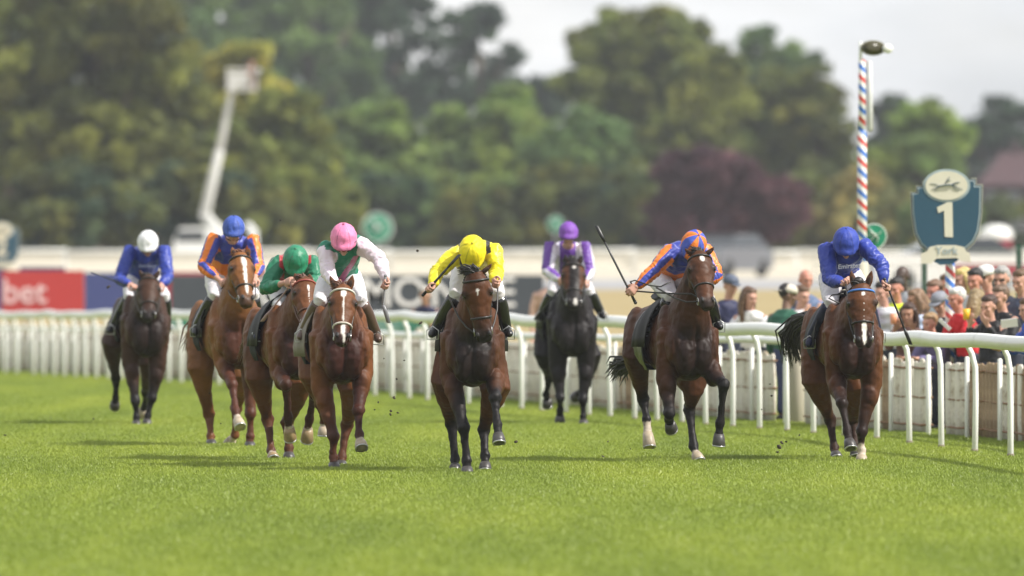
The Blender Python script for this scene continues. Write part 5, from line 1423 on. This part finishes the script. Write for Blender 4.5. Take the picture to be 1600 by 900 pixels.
HORSES['yellow'] = dict(label='bay horse with a white star on its forehead carrying the jockey in yellow', Y=103.4, cx=738, yaw=1, seed=1, vox=.0105, wd=.97,
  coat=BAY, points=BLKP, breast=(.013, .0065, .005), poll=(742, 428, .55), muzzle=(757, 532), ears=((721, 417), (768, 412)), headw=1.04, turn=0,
  marks=[(.27, .0, .055, .008), (.25, .0, .014, .020)], tuft=1.7, strap='d', cloth='d',
  legs=dict(fl=[(704, 588, .02), (725, 668, .28), (729, 720, .30), (730, 743, .34)], fr=[(774, 592, .12), (773.5, 622, .46), (777, 664, .58), (780, 694, .66)],
            hl=[(696, 600, -1.0), (701, 635, -1.2), (706, 663, -1.35), (711, 719, -1.28), (711, 738, -1.2)], hr=[(775, 610, -.85), (764, 640, -1.0), (756, 672, -1.15), (758, 712, -1.0), (758, 738, -.92)]),
  hands=[(700, 462, .15), (778, 440, .2)])
HORSES['pink'] = dict(label='chestnut horse with long white blaze and white noseband under the pink cap jockey', Y=105.4, cx=532, yaw=7, seed=2, vox=.0105,
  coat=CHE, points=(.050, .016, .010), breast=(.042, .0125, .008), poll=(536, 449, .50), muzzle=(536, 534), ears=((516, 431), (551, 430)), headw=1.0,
  marks=[(.17, .0, .080, .026), (.38, .0, .16, .008), (.58, 0, .12, .007), (.80, 0, .11, .020), (.95, .01, .08, .014)], muzzle_dark=.35, nbm='f', bb='w', strap='d', nb=.70, taupe=True, flap_lo=1.06, flap_off=.045, flap_f=.05, flap_flare=.4, flap_spread=.07, hair=(.10, .035, .018), hairname='chestnut', blackleg=.6, tuft=1.2,
  sock=dict(fr=10.3, hl=10.6),
  legs=dict(fl=[(503, 607, .02), (521, 682, .12), (521, 714, .10), (522, 736, .14)], fr=[(566, 586, .10), (560, 642, .30), (561, 678, .38), (565, 703, .50)],
            hl=[(490, 590, -1.0), (497, 612, -1.15), (501, 632, -1.35), (507, 660, -1.5), (506, 677, -1.5)], hr=[(553, 610, -.9), (547, 640, -1.1), (542, 664, -1.3), (534, 715, -1.2), (533, 733, -1.12)]),
  hands=[(520, 444, .25), (545, 450, .2)])
HORSES['green'] = dict(label='chestnut horse with a small white star, half hidden, carrying the jockey in the green cap', Y=108.6, cx=461, yaw=12, seed=3, vox=.0105,
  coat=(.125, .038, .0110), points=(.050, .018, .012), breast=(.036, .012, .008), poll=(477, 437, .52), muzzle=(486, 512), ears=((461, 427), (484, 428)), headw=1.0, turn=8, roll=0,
  marks=[(.27, .0, .07, .010), (.46, .0, .10, .003)], strap='b', bb='r', rein='b', hair=(.09, .035, .018), hairname='russet', blackleg=.5, muzzle_dark=.5,
  sock=dict(fl=10.4, fr=10.4, hl=11.2), goldhoof=True, tuft=1.0,
  legs=dict(fl=[(438, 585, .10), (447, 601, .42), (450, 652, .22), (454, 684, .08, (0, -.2, -1))], fr=[(489, 590, .10), (491, 616, .38), (483, 655, .12), (479, 687, .0, (0, -.2, -1))],
            hl=[(404, 590, -1.0), (412, 625, -1.2), (418, 655, -1.35), (424, 704, -1.2), (427, 720, -1.1)], hr=[(468, 600, -.9), (462, 630, -1.1), (448, 662, -1.3), (451, 700, -1.25), (451, 719, -1.2)]),
  hands=[(454, 440, .4), (474, 446, .3)])
HORSES['orange_left'] = dict(label='light chestnut horse with a broad white blaze carrying the jockey in the plain blue cap', Y=116.4, cx=368, yaw=12, seed=4, vox=.0115, k=1.02,
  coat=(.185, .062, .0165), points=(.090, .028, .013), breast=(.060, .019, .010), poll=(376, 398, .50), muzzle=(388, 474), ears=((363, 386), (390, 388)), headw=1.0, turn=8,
  marks=[(.22, .0, .12, .026), (.45, .0, .20, .018), (.72, 0, .14, .016)], strap='d', hair=(.16, .06, .03), hairname='ginger', blackleg=.35, muzzle_dark=.7, sock=dict(fl=10.2, hr=10.3),
  legs=dict(fl=[(349, 566, .05), (363, 601, .36), (368, 642, .52), (375, 670, .68)], fr=[(392, 583, .02), (391, 647, .12), (391, 682, .12), (390, 702, .14)],
            hl=[(313, 575, -1.0), (319, 612, -1.15), (327, 648, -1.3), (329, 682, -1.2), (330, 698, -1.15)], hr=[(374, 590, -.9), (376, 612, -1.1), (369, 638, -1.3), (367, 680, -1.4), (357, 694, -1.5)]),
  hands=[(352, 442, .2), (398, 440, .2)])
HORSES['white_cap'] = dict(label='dark bay horse farthest left carrying the blue jockey in the white cap', Y=131.0, cx=227, yaw=8, seed=5, vox=.013,
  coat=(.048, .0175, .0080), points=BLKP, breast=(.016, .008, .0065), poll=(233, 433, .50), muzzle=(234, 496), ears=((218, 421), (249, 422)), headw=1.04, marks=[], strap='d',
  sock=dict(hr=12.2), tuft=1.2,
  legs=dict(fl=[(204, 568, .03), (212, 628, .12), (213, 651, .12), (213, 667, .14)], fr=[(246, 574, .02), (238, 622, .05), (231, 649, .05), (229, 665, .08)],
            hl=[(176, 538, -1.0), (178, 565, -1.2), (181, 590, -1.4), (181, 622, -1.6), (179, 633, -1.72, (0, -.2, -1))], hr=[(236, 570, -.9), (231, 592, -1.1), (228, 613, -1.35), (226, 634, -1.6), (222, 645, -1.7)]),
  hands=[(208, 445, .25), (250, 446, .25)])
HORSES['purple'] = dict(label='almost black horse carrying the jockey in purple and white', Y=131.5, cx=893, yaw=6, seed=6, vox=.013,
  coat=(.013, .0085, .0075), points=(.007, .0065, .007), poll=(896, 410, .50), muzzle=(897, 478), ears=((883, 397), (909, 399)), headw=1.12, marks=[(.18, 0, .03, .018), (.93, .01, .07, .02)], strap='d', cloth='d', tuft=1.6,
  head_brown=True,
  legs=dict(fl=[(872, 575, .03), (875, 622, .10), (875, 640, -.05), (875, 658, -.12, (0, -.3, -1))], fr=[(916, 572, .02), (911, 626, .10), (911, 650, .10), (912, 665, .12)],
            hl=[(852, 555, -1.0), (856, 575, -1.2), (858, 590, -1.4), (853, 617, -1.6), (856, 632, -1.7, (0, -.2, -1))], hr=[(922, 560, -.9), (919, 582, -1.1), (916, 600, -1.4), (908, 612, -1.7), (900, 619, -1.8)]),
  hands=[(878, 440, .2), (914, 442, .2)])
HORSES['orange_right'] = dict(label='bay horse with a flying black tail under the jockey in the striped cap', Y=108.0, cx=1072, yaw=15, seed=7, vox=.0105,
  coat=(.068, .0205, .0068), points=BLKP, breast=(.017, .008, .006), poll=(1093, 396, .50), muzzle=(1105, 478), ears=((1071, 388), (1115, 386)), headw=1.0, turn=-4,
  marks=[(.17, .0, .055, .022)], strap='d', cloth='s', nb=.62, tuft=1.2, sock=dict(hl=10.6, hr=11.2), cloth_lo=.90, flare=.09,
  legs=dict(fl=[(1041, 592, .10), (1046, 646, .25), (1045, 655, -.05), (1049, 667, -.14, (0, -.4, -1))], fr=[(1108, 578, .12), (1131, 601, .40), (1125, 661, .34), (1122, 696, .32)],
            hl=[(994, 555, -1.0), (1000, 595, -1.2), (1005, 624, -1.35), (1010, 654, -1.25), (1014, 700, -1.15)], hr=[(1084, 600, -.6), (1081, 620, -.65), (1077, 640, -.75), (1084, 698, -.60), (1092, 723, -.50)]),
  tail=[(1000, 552, -1.75), (984, 566, -1.9), (970, 570, -2.0), (962, 583, -2.1)],
  hands=[(1025, 449, .30), (1100, 440, .1)],
  loops=[[(990, 450, .05), (985, 440, .1), (992, 438, .15), (1015, 446, .2), (1032, 448, .22), (1048, 440, .2)], [(1100, 470, .6), (1080, 459, .5), (1058, 459, .45), (1020, 457, .3), (995, 455, .1)]])
HORSES['blue_right'] = dict(label='bay horse farthest right with a blue browband and white face mark', Y=109.0, cx=1331, yaw=9, seed=8, vox=.0105,
  coat=(.108, .033, .0095), points=(.014, .009, .008), breast=(.026, .010, .007), poll=(1346, 446, .55), muzzle=(1350, 540), ears=((1330, 423), (1362, 423)), headw=1.12,
  marks=[(.17, .0, .034, .018), (.38, .0, .18, .003), (.72, 0, .12, .022), (.88, 0, .10, .020)], muzzle_dark=.35, bb='l', strap='d', nb=.62, tuft=1.1, knot=True, blackleg=.8, sock=dict(fr=7.6),
  legs=dict(fl=[(1307, 597, .08), (1316, 631, .40), (1324, 674, .50), (1329, 703, .60)], fr=[(1362, 601, .02), (1346, 675, .10), (1346, 702, .08), (1346, 724, .12)],
            hl=[(1275, 597, -1.0), (1287, 630, -1.2), (1297, 656, -1.35), (1304, 700, -1.25), (1307, 719, -1.15)], hr=[(1342, 610, -.9), (1334, 635, -1.1), (1333, 658, -1.3), (1336, 695, -1.2), (1337, 712, -1.15)]),
  tail=[(1262, 495, -1.75), (1246, 505, -1.9), (1234, 525, -2.0), (1240, 560, -2.1)],
  hands=[(1322, 444, .3), (1360, 450, .3)],
  loops=[[(1318, 459, .2), (1300, 461, .2), (1295, 466, .2), (1305, 471, .2), (1312, 474, .2)]])
CTX = {}
for nm, S in HORSES.items():
    h, cx_ = make_horse(S); CTX[nm] = cx_
# ================================================================== JOCKEYS
def plain(col):
    return lambda I: np.tile(np.array(col), (len(I['c']), 1))
def with_epaulets(col, ep, lo=.06, hi=.13):
    def f(I):
        o = np.tile(np.array(col), (len(I['c']), 1)); m = (np.abs(I['lat']) > lo) & (np.abs(I['lat']) < hi) & (I['tor_p'] < .55) & ~I['arm']
        o[m] = ep; return o
    return f
ORG, BLU, ROY = (.74, .19, .018), (.036, .055, .33), (.022, .045, .31)
def striped(I):
    o = np.tile(np.array(BLU), (len(I['c']), 1))
    low = (~I['arm']) & (I['tor_p'] > .52); o[low] = ORG
    st = I['arm'] & (np.sin(I['ang']*3+.6) > .0); o[st] = ORG
    y_ = (~I['arm']) & (np.abs(I['lat']) > .15) & (I['tor_p'] < .30); o[y_ & (I['bk'] < .05)] = ORG
    return o
def purple_white(I):
    w_ = (.72, .68, .78); p_ = (.13, .045, .30)
    o = np.tile(np.array(p_), (len(I['c']), 1))
    b = (~I['arm']) & (np.abs(np.abs(I['lat'])-.125) < .030); o[b] = w_
    st = I['arm'] & (np.sin(I['ang']*2+1.2) > -.1); o[st] = w_
    return o
def green_pink(I):
    o = np.tile(np.array((.016, .205, .125)), (len(I['c']), 1))
    o[I['arm']] = (.76, .66, .74)
    q = I['lat']+ (I['tor_p']-.35)*.30
    o[(~I['arm']) & (np.abs(q-.05) < .038) & (I['tor_p'] > .08)] = (.46, .12, .26)
    o[(~I['arm']) & (I['tor_p'] > .86)] = (.40, .10, .22)
    return o
cap = lambda c: (lambda th, q: c)
JK = {}
JOCKEYS = dict(
 yellow=dict(seed=11, label='jockey in a bright yellow jacket and yellow cap bent low behind the horse head', silk=with_epaulets((.80, .68, .015), (.02, .02, .02), .105, .145), cap=cap((.84, .70, .010)),
  head=(738, 391, .10), pitch=62, capk=1.06, shL=(713, 397, -.12), shR=(771, 392, -.12), elL=(682, 426, -.02), elR=(776, 428, .0), haL=(675, 451, .18), haR=(772, 441, .22), gripL=(.55, .1, .8), gripR=(0, -1, .2),
  pelvis=(742, 424, -.66), knL=(713, 461, -.18), knR=(778, 461, -.18), anL=(681, 513, -.42), anR=(791, 514, -.42), toL=(673, 524, -.30), toR=(797, 523, -.30), cuff=.22),
 pink=dict(seed=12, label='jockey in green jacket with white sleeves, pink sash and mud spotted pink cap', silk=green_pink, cap=lambda th, q: (.80, .22, .42), band=STRAP_D, capm=CAPMUD,
  head=(537, 371, .0), pitch=24, capk=1.07, shL=(509, 389, -.16), shR=(558, 380, -.16), elL=(512, 424, -.02), elR=(592, 403, -.05), haL=(524, 446, .18), haR=(605, 441, .10), gripL=(1, 0, .3), gripR=(.1, -.2, -1),
  pelvis=(531, 438, -.55), knL=(500, 470, -.18), knR=(563, 470, -.18), anL=(474, 518, -.45), anR=(588, 522, -.45), toL=(468, 528, -.34), toR=(592, 532, -.34), boot=mat('boot_brown', (.10, .06, .045), rough=.3), cuff=.14, face=True),
 green=dict(seed=13, label='jockey in green jacket with red braces and a mud stained green cap', silk=with_epaulets((.012, .165, .085), (.42, .03, .04), .105, .15), cap=lambda th, q: (.014, .20, .10), capm=CAPMUD,
  head=(462, 405, .05), pitch=42, capk=1.06, shL=(436, 410, -.15), shR=(487, 411, -.15), elL=(415, 451, .0), elR=(492, 440, -.02), haL=(451, 440, .24), haR=(470, 446, .26), gripL=(.3, -.6, -.7), gripR=(1, -.3, 0),
  pelvis=(452, 448, -.62), knL=(438, 483, -.15), knR=(492, 480, -.2), anL=(408, 516, -.45), anR=(500, 524, -.45), toL=(400, 528, -.34), toR=(505, 532, -.34), boot=BOOTN, cuff=.42),
 orange_left=dict(seed=14, label='jockey in blue and orange striped jacket wearing a plain blue cap and goggles', silk=striped, cap=cap((.038, .085, .38)),
  head=(365, 356, .0), pitch=14, capk=1.0, shL=(335, 374, -.18), shR=(392, 375, -.18), elL=(318, 416, -.02), elR=(405, 418, -.02), haL=(349, 443, .20), haR=(396, 438, .20), gripL=(1, -.2, .1), gripR=(1, 0, 0),
  pelvis=(352, 430, -.50), knL=(335, 462, -.18), knR=(396, 462, -.18), anL=(308, 508, -.45), anR=(402, 512, -.45), toL=(304, 522, -.34), toR=(406, 522, -.34), cuff=.38),
 white_cap=dict(seed=15, label='jockey in royal blue jacket with a plain white cap', silk=plain(ROY), cap=cap((.78, .77, .80)),
  head=(231, 378, .0), pitch=22, capk=1.06, shL=(205, 391, -.18), shR=(255, 391, -.18), elL=(185, 437, .0), elR=(263, 434, .0), haL=(208, 446, .25), haR=(249, 447, .25), gripL=(-1, .3, .2), gripR=(1, 0, 0),
  pelvis=(222, 436, -.52), knL=(202, 464, -.18), knR=(257, 464, -.18), anL=(177, 508, -.45), anR=(261, 508, -.45), toL=(169, 518, -.34), toR=(264, 516, -.34), cuff=.26),
 purple=dict(seed=16, label='jockey in purple and white jacket with a purple cap and dark goggles', silk=purple_white, cap=cap((.19, .060, .38)),
  head=(888, 363, .0), pitch=10, capk=.98, shL=(861, 385, -.18), shR=(913, 385, -.18), elL=(855, 424, -.02), elR=(921, 426, -.02), haL=(878, 439, .18), haR=(913, 441, .18), gripL=(-.6, .2, -.7), gripR=(1, 0, 0),
  pelvis=(888, 432, -.50), knL=(864, 457, -.18), knR=(920, 455, -.18), anL=(846, 490, -.45), anR=(939, 488, -.45), toL=(842, 497, -.34), toR=(944, 496, -.34), cuff=.2),
 orange_right=dict(seed=17, label='jockey in blue and orange striped jacket and striped cap, whip arm stretched out', silk=striped, cap=lambda th, q: ORG if math.sin(th*4+.8) > 0 else (.05, .09, .45),
  head=(1084, 381, .15), pitch=50, hroll=18, hyaw=12, capk=1.04, shL=(1049, 393, -.12), shR=(1100, 392, -.10), elL=(1021, 424, .0), elR=(1120, 432, .02), haL=(989, 453, .10), haR=(1098, 441, .12), gripL=(-.45, .1, .85), gripR=(1, 0, 0),
  pelvis=(1044, 432, -.66), knL=(1048, 465, -.15), knR=(1106, 466, -.15), anL=(1022, 510, -.42), anR=(1120, 504, -.42), toL=(1014, 518, -.30), toR=(1126, 512, -.30), cuff=.24),
 blue_right=dict(seed=18, label='jockey in royal blue jacket and blue cap with white lettering on the chest', silk=plain(ROY), cap=cap((.024, .052, .34)),
  head=(1322, 377, .0), pitch=30, capk=1.10, shL=(1292, 389, -.16), shR=(1350, 385, -.16), elL=(1296, 437, .0), elR=(1377, 414, -.02), haL=(1320, 443, .22), haR=(1382, 446, .05), gripL=(1, -.2, .2), gripR=(-.35, -.1, .9),
  pelvis=(1313, 432, -.58), knL=(1298, 474, -.18), knR=(1354, 470, -.18), anL=(1268, 525, -.45), anR=(1371, 520, -.45), toL=(1263, 540, -.34), toR=(1377, 528, -.34), cuff=.16, boot=BOOTN),
)
for key, J in JOCKEYS.items(): JK[key] = jockey(key, J)
def q_(key, *pts): return [CTX[key]['Q'](p) for p in pts]
def W_(key, gi, start, label, pts, m, **kw):
    """the whip passes through the grip of the hand"""
    g_ = JK[key]['grips'][gi]; P_ = q_(key, *pts)
    whip(label, P_, m, **kw)
def through(key, gi, tip, back=.07, droop=None):
    g_ = JK[key]['grips'][gi]; tp = CTX[key]['Q'](tip); d = (tp-g_).normalized()
    pts = [g_-d*back, g_, g_.lerp(tp, .5), tp-d*.15]
    if droop: pts[2] = pts[2]+Vector(droop)
    return pts
whip('black whip held across the yellow sleeve', through('yellow', 0, (718, 398, .22)), WHIP, r0=.014, flap=.018)
whip('grey whip hanging down from the outstretched hand of the jockey in the pink cap', through('pink', 1, (599, 505, .12), droop=(-.01, 0, 0)), WHIPG, r0=.011, flap=.020)
whip('pale pink whip pointing down the dark boot of the jockey in the green cap', through('green', 0, (410, 502, -.1)), mat('whip_pink', (.50, .34, .36), rough=.4), r0=.010)
whip('blurred black whip sticking out left of the jockey in the white cap', through('white_cap', 0, (143, 425, -.1)), WHIP, r0=.010)
whip('black whip pointing down beside the left boot of the jockey in purple', through('purple', 0, (836, 499, -.1)), WHIP, r0=.011)
whip('long black whip raised high in the stretched hand beside the striped sleeve', through('orange_right', 0, (932, 353, .0), back=.10), WHIP, r0=.013, flap=.020)
whip('long black whip pointing down to the right in front of the white rail', through('blue_right', 1, (1423, 538, .05)), WHIP, r0=.012, flap=.018)
def chest_text():
    j = JK['blue_right']; p = CTX['blue_right']['Q']((1324, 418, .12))
    place_text('Emirates', .062, CTX['blue_right']['Q']((1327, 416, .06)), (1, 0, .08), (0, -.35, 1), mat('print_white', (.6, .62, .7), rough=.6), 'chest_lettering', j['t'], .002, .001)
    place_text('Emirates', .055, CTX['white_cap']['Q']((230, 416, .06)), (1, 0, 0), (0, -.35, 1), mat('print_pale', (.35, .40, .6), rough=.6), 'chest_lettering', JK['white_cap']['t'], .002, .0)
chest_text()

# ================================================================== SPECTATORS
BR, DB, BK, GRY, BLN, WH = (.10, .055, .03), (.05, .028, .018), (.015, .012, .012), (.30, .29, .28), (.38, .26, .12), (.55, .54, .52)
SP = {}
def add(key, *a, **k): SP[key] = spectator(*a, **k)
add('cap_navy', 1141, 447, 'man in a grey blue cap and navy t-shirt right of the striped jockey', hair=None, hat=('cap', (.09, .11, .16), False), top=(.025, .028, .075), face=35, off=2.2, sleeve=0, arms='down')
add('cardigan', 1171, 466, 'woman with long brown hair in a white cardigan behind the rail', hair=('long', BR), top=(.72, .71, .72), face=-20, yaw_h=40, off=1.9, arms='rail')
add('green_jacket', 1231, 462, 'man with a backward cream cap, green jacket and jeans standing at the post', skin='brown', hair=('short', BK), hat=('cap', (.60, .55, .47), True), top=(.022, .095, .060), legs=(.03, .045, .12), face=150, off=1.75, arms='down', yaw_h=100)
add('ponytail', 1253, 464, 'woman in a white top with brown hair behind the man in the green jacket', hair=('tail', BR), top=(.68, .68, .72), face=40, off=2.5, arms='up')
add('bald', 1259, 438, 'bald ruddy man in a blue shirt left of the royal blue jockey', skin='ruddy', hair=None, top=(.10, .14, .25), face=20, off=3.0, arms='down')
add('tie', 1379, 458, 'dark haired man in a white shirt and purple tie just right of the blue jockey', hair=('short', BK), top=(.68, .68, .72), face=-40, off=2.3)
add('hivis', 1400, 452, 'man with short dark hair in a yellow high visibility vest', hair=('short', BK), top=(.62, .75, .04), face=-30, off=2.9, skin='ruddy', arms='down')
add('suit', 1410, 433, 'dark skinned bald man in a grey jacket, tallest at the back', skin='dark', hair=None, top=(.22, .23, .26), face=-30, off=3.8, arms='down')
add('lightblue', 1431, 470, 'woman with light brown hair in a pale blue top', hair=('bob', (.20, .12, .07)), top=(.50, .58, .75), face=-70, off=2.6, skin='tan')
add('longdark', 1419, 491, 'woman with long dark hair bending low at the rail beneath the whip', hair=('long', (.05, .025, .018)), top=(.12, .06, .05), face=-15, off=2.0, skin='tan', arms='up')
add('redface', 1460, 456, 'red faced man with brown hair behind the grey cap', skin='ruddy', hair=('short', (.16, .09, .055)), top=(.40, .48, .50), face=-40, off=2.9, arms='down')
add('greycap', 1469, 474, 'person in a grey cap and dark jacket left of the red jacket', hair=None, hat=('cap', (.24, .25, .29), False), top=(.018, .020, .026), face=-35, tilt=-.25, off=2.3)
add('child', 1453, 506, 'fair haired child in a striped purple top low at the rail', hair=('short', (.28, .18, .09)), top=(.14, .12, .25), face=-50, off=1.95, headk=.95)
add('red', 1495, 468, 'white haired man in a bright red jacket leaning on the rail', skin='ruddy', hair=('short', WH), top=(.55, .02, .03), face=-60, off=2.2)
add('blonde', 1504, 438, 'blonde person at the back beside the striped sign pole', hair=('bob', (.50, .38, .14)), top=(.35, .36, .40), face=-60, off=3.2, arms='down')
add('darkhair', 1523, 439, 'man with black hair and pale collar behind the long fair hair', hair=('short', BK), top=(.45, .46, .48), face=-30, off=3.1, arms='down', skin='ruddy')
add('whitecap', 1541, 434, 'man in a white cap and sunglasses at the back', hair=None, hat=('cap', (.65, .64, .62), False), top=(.30, .05, .05), face=-50, off=3.3, extra='glasses', arms='down')
add('greyglasses', 1565, 437, 'grey haired man with glasses in a navy jacket', hair=('short', GRY), top=(.016, .020, .038), face=-25, off=2.9, extra='glasses', arms='down')
add('backfair', 1527, 471, 'person with long fair hair seen from behind in a navy top', hair=('long', (.26, .19, .10)), top=(.03, .035, .09), face=150, off=2.5, arms='down')
add('smiling', 1545, 480, 'smiling woman with dark hair and black top holding a yellow cup', hair=('short', DB), top=(.012, .012, .014), face=-40, off=2.1, arms='up')
add('blackjacket', 1563, 465, 'young man with brown hair in a black jacket stretching over the rail', hair=('short', (.13, .08, .05)), top=(.014, .014, .017), face=-50, off=2.4)
add('rightbrown', 1595, 441, 'brown haired person cut by the right edge, behind the blue sleeve', hair=('short', (.12, .07, .04)), top=(.05, .06, .10), face=-40, off=2.9, arms='down')
add('bluejacket', 1606, 484, 'person in a bright blue jacket cut by the right edge', hair=('short', BR), top=(.04, .09, .42), face=-60, off=2.0)
add('leaning', 664, 462, 'man in a navy shirt leaning on the rail behind the yellow jockey hand', skin='tan', hair=('short', (.45, .42, .38)), top=(.02, .022, .06), face=-10, off=2.0, sleeve=0)
add('shorts', 862, 430, 'person with bare arms standing half hidden behind the purple jockey', skin='pale', hair=('short', BR), top=(.50, .32, .25), legs=(.3, .2, .16), face=0, off=3.0, arms='down')
add('grey_back', 1480, 446, 'man with receding brown hair at the back between the green post and the grey cap', skin='ruddy', hair=('short', BR), top=(.3, .3, .32), face=-35, off=3.6, arms='down')
def cup(key, i, m, label, h=.12):
    s = SP[key][1]; c = s['ha'][i]+s['Fv']*.06+V(0, 0, .06)
    o = MB().loft([(c, V(.033, 0, 0), V(0, .033, 0)), (c+V(0, 0, h), V(.043, 0, 0), V(0, .043, 0))], n=14)
    tag(o.build('cup', m, None, origin=tuple(c)), label, 'cup')
cup('smiling', 0, mat('cup_yellow', (.80, .45, .02), rough=.4), 'yellow cup held up by the smiling dark haired woman')
cup('backfair', 0, mat('cup_blue', (.03, .16, .50), rough=.4), 'blue cup beside the person with long fair hair')
cup('longdark', 0, mat('cup_orange', (.70, .30, .16), rough=.4), 'pale orange cup held by the woman with long dark hair')
cup('tie', 1, mat('cup_white', (.75, .73, .72), rough=.4), 'white cup held by the man with the purple tie')
def sheet(px, py, y, wpx, hpx, label, m, rot=0.0):
    c = P(px, py, y); a, b_ = wpx/FPX*y/2, hpx/FPX*y/2; ux = V(math.cos(rot), 0, math.sin(rot)); uz = V(-math.sin(rot), -.4, math.cos(rot)).normalized()
    o = MB(); o.box(c, (ux*a, uz*b_, ux.cross(uz)*.004)); tag(o.build('paper', m, None, smooth=False, origin=tuple(c)), label, 'paper')
PAP = mat('paper_white', (.78, .77, .76), rough=.7, noise=.04)
sheet(1577, 505, solve_y(1577, 1.75), 26, 14, 'sheet of white paper held over the rail at the right edge', PAP, .12)
sheet(1476, 507, solve_y(1476, 1.85), 24, 6, 'rolled white race card held in front of the grey capped person', PAP, -.75)
# purple tie
def tie():
    s = SP['tie'][1]; c = s['nb']+s['Fv']*.15
    MB().loft([(c, s['w']*.02, s['Fv']*.006), (c-V(0, 0, .30)+s['Fv']*.0, s['w']*.04, s['Fv']*.006)], n=6).build('tie', mat('tie_purple', (.12, .03, .16), rough=.5), SP['tie'][0])
tie()
# camera operator on the raised platform
def operator():
    y = YLIFT; g = P(0, 143, y).z
    t = thing('person', (P(392, 0, y).x, y, g), 'camera operator in pale clothes standing on the raised platform', 'person')
    c = P(393, 100, y); B = MB(); head_mesh(B, c, V(1, 0, 0), V(0, 0, 1), V(0, -1, 0)); nb = c-V(0, 0, .2); pv = V(c.x, c.y, g+.95)
    B.loft(torso_st(nb, pv, V(1, 0, 0), V(0, 1, 0)), n=12)
    for s in (-1, 1):
        B.tube([nb+V(s*.19, 0, -.03), nb+V(s*.24, -.1, -.28), nb+V(s*.12, -.3, -.18)], [.05, .04, .03], n=8); B.tube([pv+V(s*.09, 0, 0), pv+V(s*.1, 0, -.45), V(pv.x+s*.1, pv.y, g+.02)], [.08, .05, .04], n=8)
    put('body', remesh(B, .02, 1), SKIN['pale'], t)
    B = MB(); B.loft(torso_st(nb, pv, V(1, 0, 0), V(0, 1, 0), 1.0, .03), n=12); put('top', B.mesh('top'), fabric('op', (.45, .36, .33)), t)
    t2 = thing('video_camera', (P(403, 0, y).x, y-.45, P(0, 112, y).z), 'grey video camera on the raised platform', 'camera'); k = P(403, 112, y-.45)
    MB().bx(k.x-.14, k.x+.14, k.y-.25, k.y+.25, k.z-.12, k.z+.14).build('body', BLK, t2, smooth=False)
    MB().loft([(k+V(0, -.25, 0), V(.08, 0, 0), V(0, 0, .08)), (k+V(0, -.5, 0), V(.10, 0, 0), V(0, 0, .10))], n=14).build('lens', STEEL, t2)
    MB().tube([k-V(0, 0, .12), k-V(0, 0, .9)], .05, n=8).build('stand', BLK, t2)
operator()
# flying turf
CLOD = mat('soil', (.05, .04, .025), rough=.95, noise=.5, scale=40)
def clods():
    r = random.Random(3); B0 = []
    for q in range(4):
        b_ = MB(); b_.ell((0, 0, 0), (V(.016, 0, .004), V(0, .012, 0), V(0, 0, .010)), 7, 5); me = b_.mesh('turf_clod'); c = coords(me); set_coords(me, c*(1+.35*wob(c*30, 1.0, q)[:, None])); me.materials.append(CLOD); B0.append(me)
    spots = [(1218, 699, 1.6), (1222, 692, 1), (1215, 706, 1), (1229, 690, .8), (1203, 600, .6), (1206, 618, .8), (611, 642, 1), (616, 622, 1.2), (620, 592, .8), (591, 629, .8), (622, 645, .7), (585, 640, .6), (610, 647, .9), (806, 690, 1.3), (1195, 769, 1.2), (942, 713, .9), (146, 655, .8), (8, 680, .9),
             (438, 344, .6), (247, 365, 1.2), (652, 392, 1.0), (170, 448, 1.3), (575, 500, .7), (564, 582, .5), (632, 563, .6), (1085, 642, .5), (950, 690, .5), (985, 701, .5), (327, 614, .6), (345, 662, .5), (540, 600, .5), (600, 560, .5), (657, 505, 1.2), (1249, 680, .6), (1190, 640, .5)]
    for px, py, s in spots:
        y = 104+r.uniform(0, 6) if px > 300 else 118+r.uniform(0, 8)
        p = P(px, py, y)
        if p.z < ground(y)+.03: y = min(y, FPX*EYE/(py-HOR)-.1); p = P(px, py, y)
        o = bpy.data.objects.new('turf_clod', r.choice(B0)); COL.objects.link(o); o.location = p; o.scale = (s, s, s*r.uniform(.6, 1.3)); o.rotation_euler = (r.uniform(0, 6), r.uniform(0, 6), 0)
        tag(o, 'small dark clod of turf thrown up by the galloping hooves', 'clod', 'clods of turf flying round the horses')
clods()
# ================================================================== GRASS AND AIR
grass()
def haze():
    hm = bpy.data.materials.new('haze'); hm.use_nodes = True; t = hm.node_tree; t.nodes.clear()
    o = t.nodes.new('ShaderNodeOutputMaterial'); v = t.nodes.new('ShaderNodeVolumePrincipled')
    v.inputs['Color'].default_value = (.90, .93, .98, 1); v.inputs['Density'].default_value = 0.00015; v.inputs['Anisotropy'].default_value = 0.2
    t.links.new(v.outputs[0], o.inputs['Volume'])
    b = MB().bx(-1600, 1600, -40, 6050, -2.0, 34).build('haze', hm, None, smooth=False)
    tag(b, kind='stuff'); b['label'] = 'thin pale air over the whole racecourse'
haze()
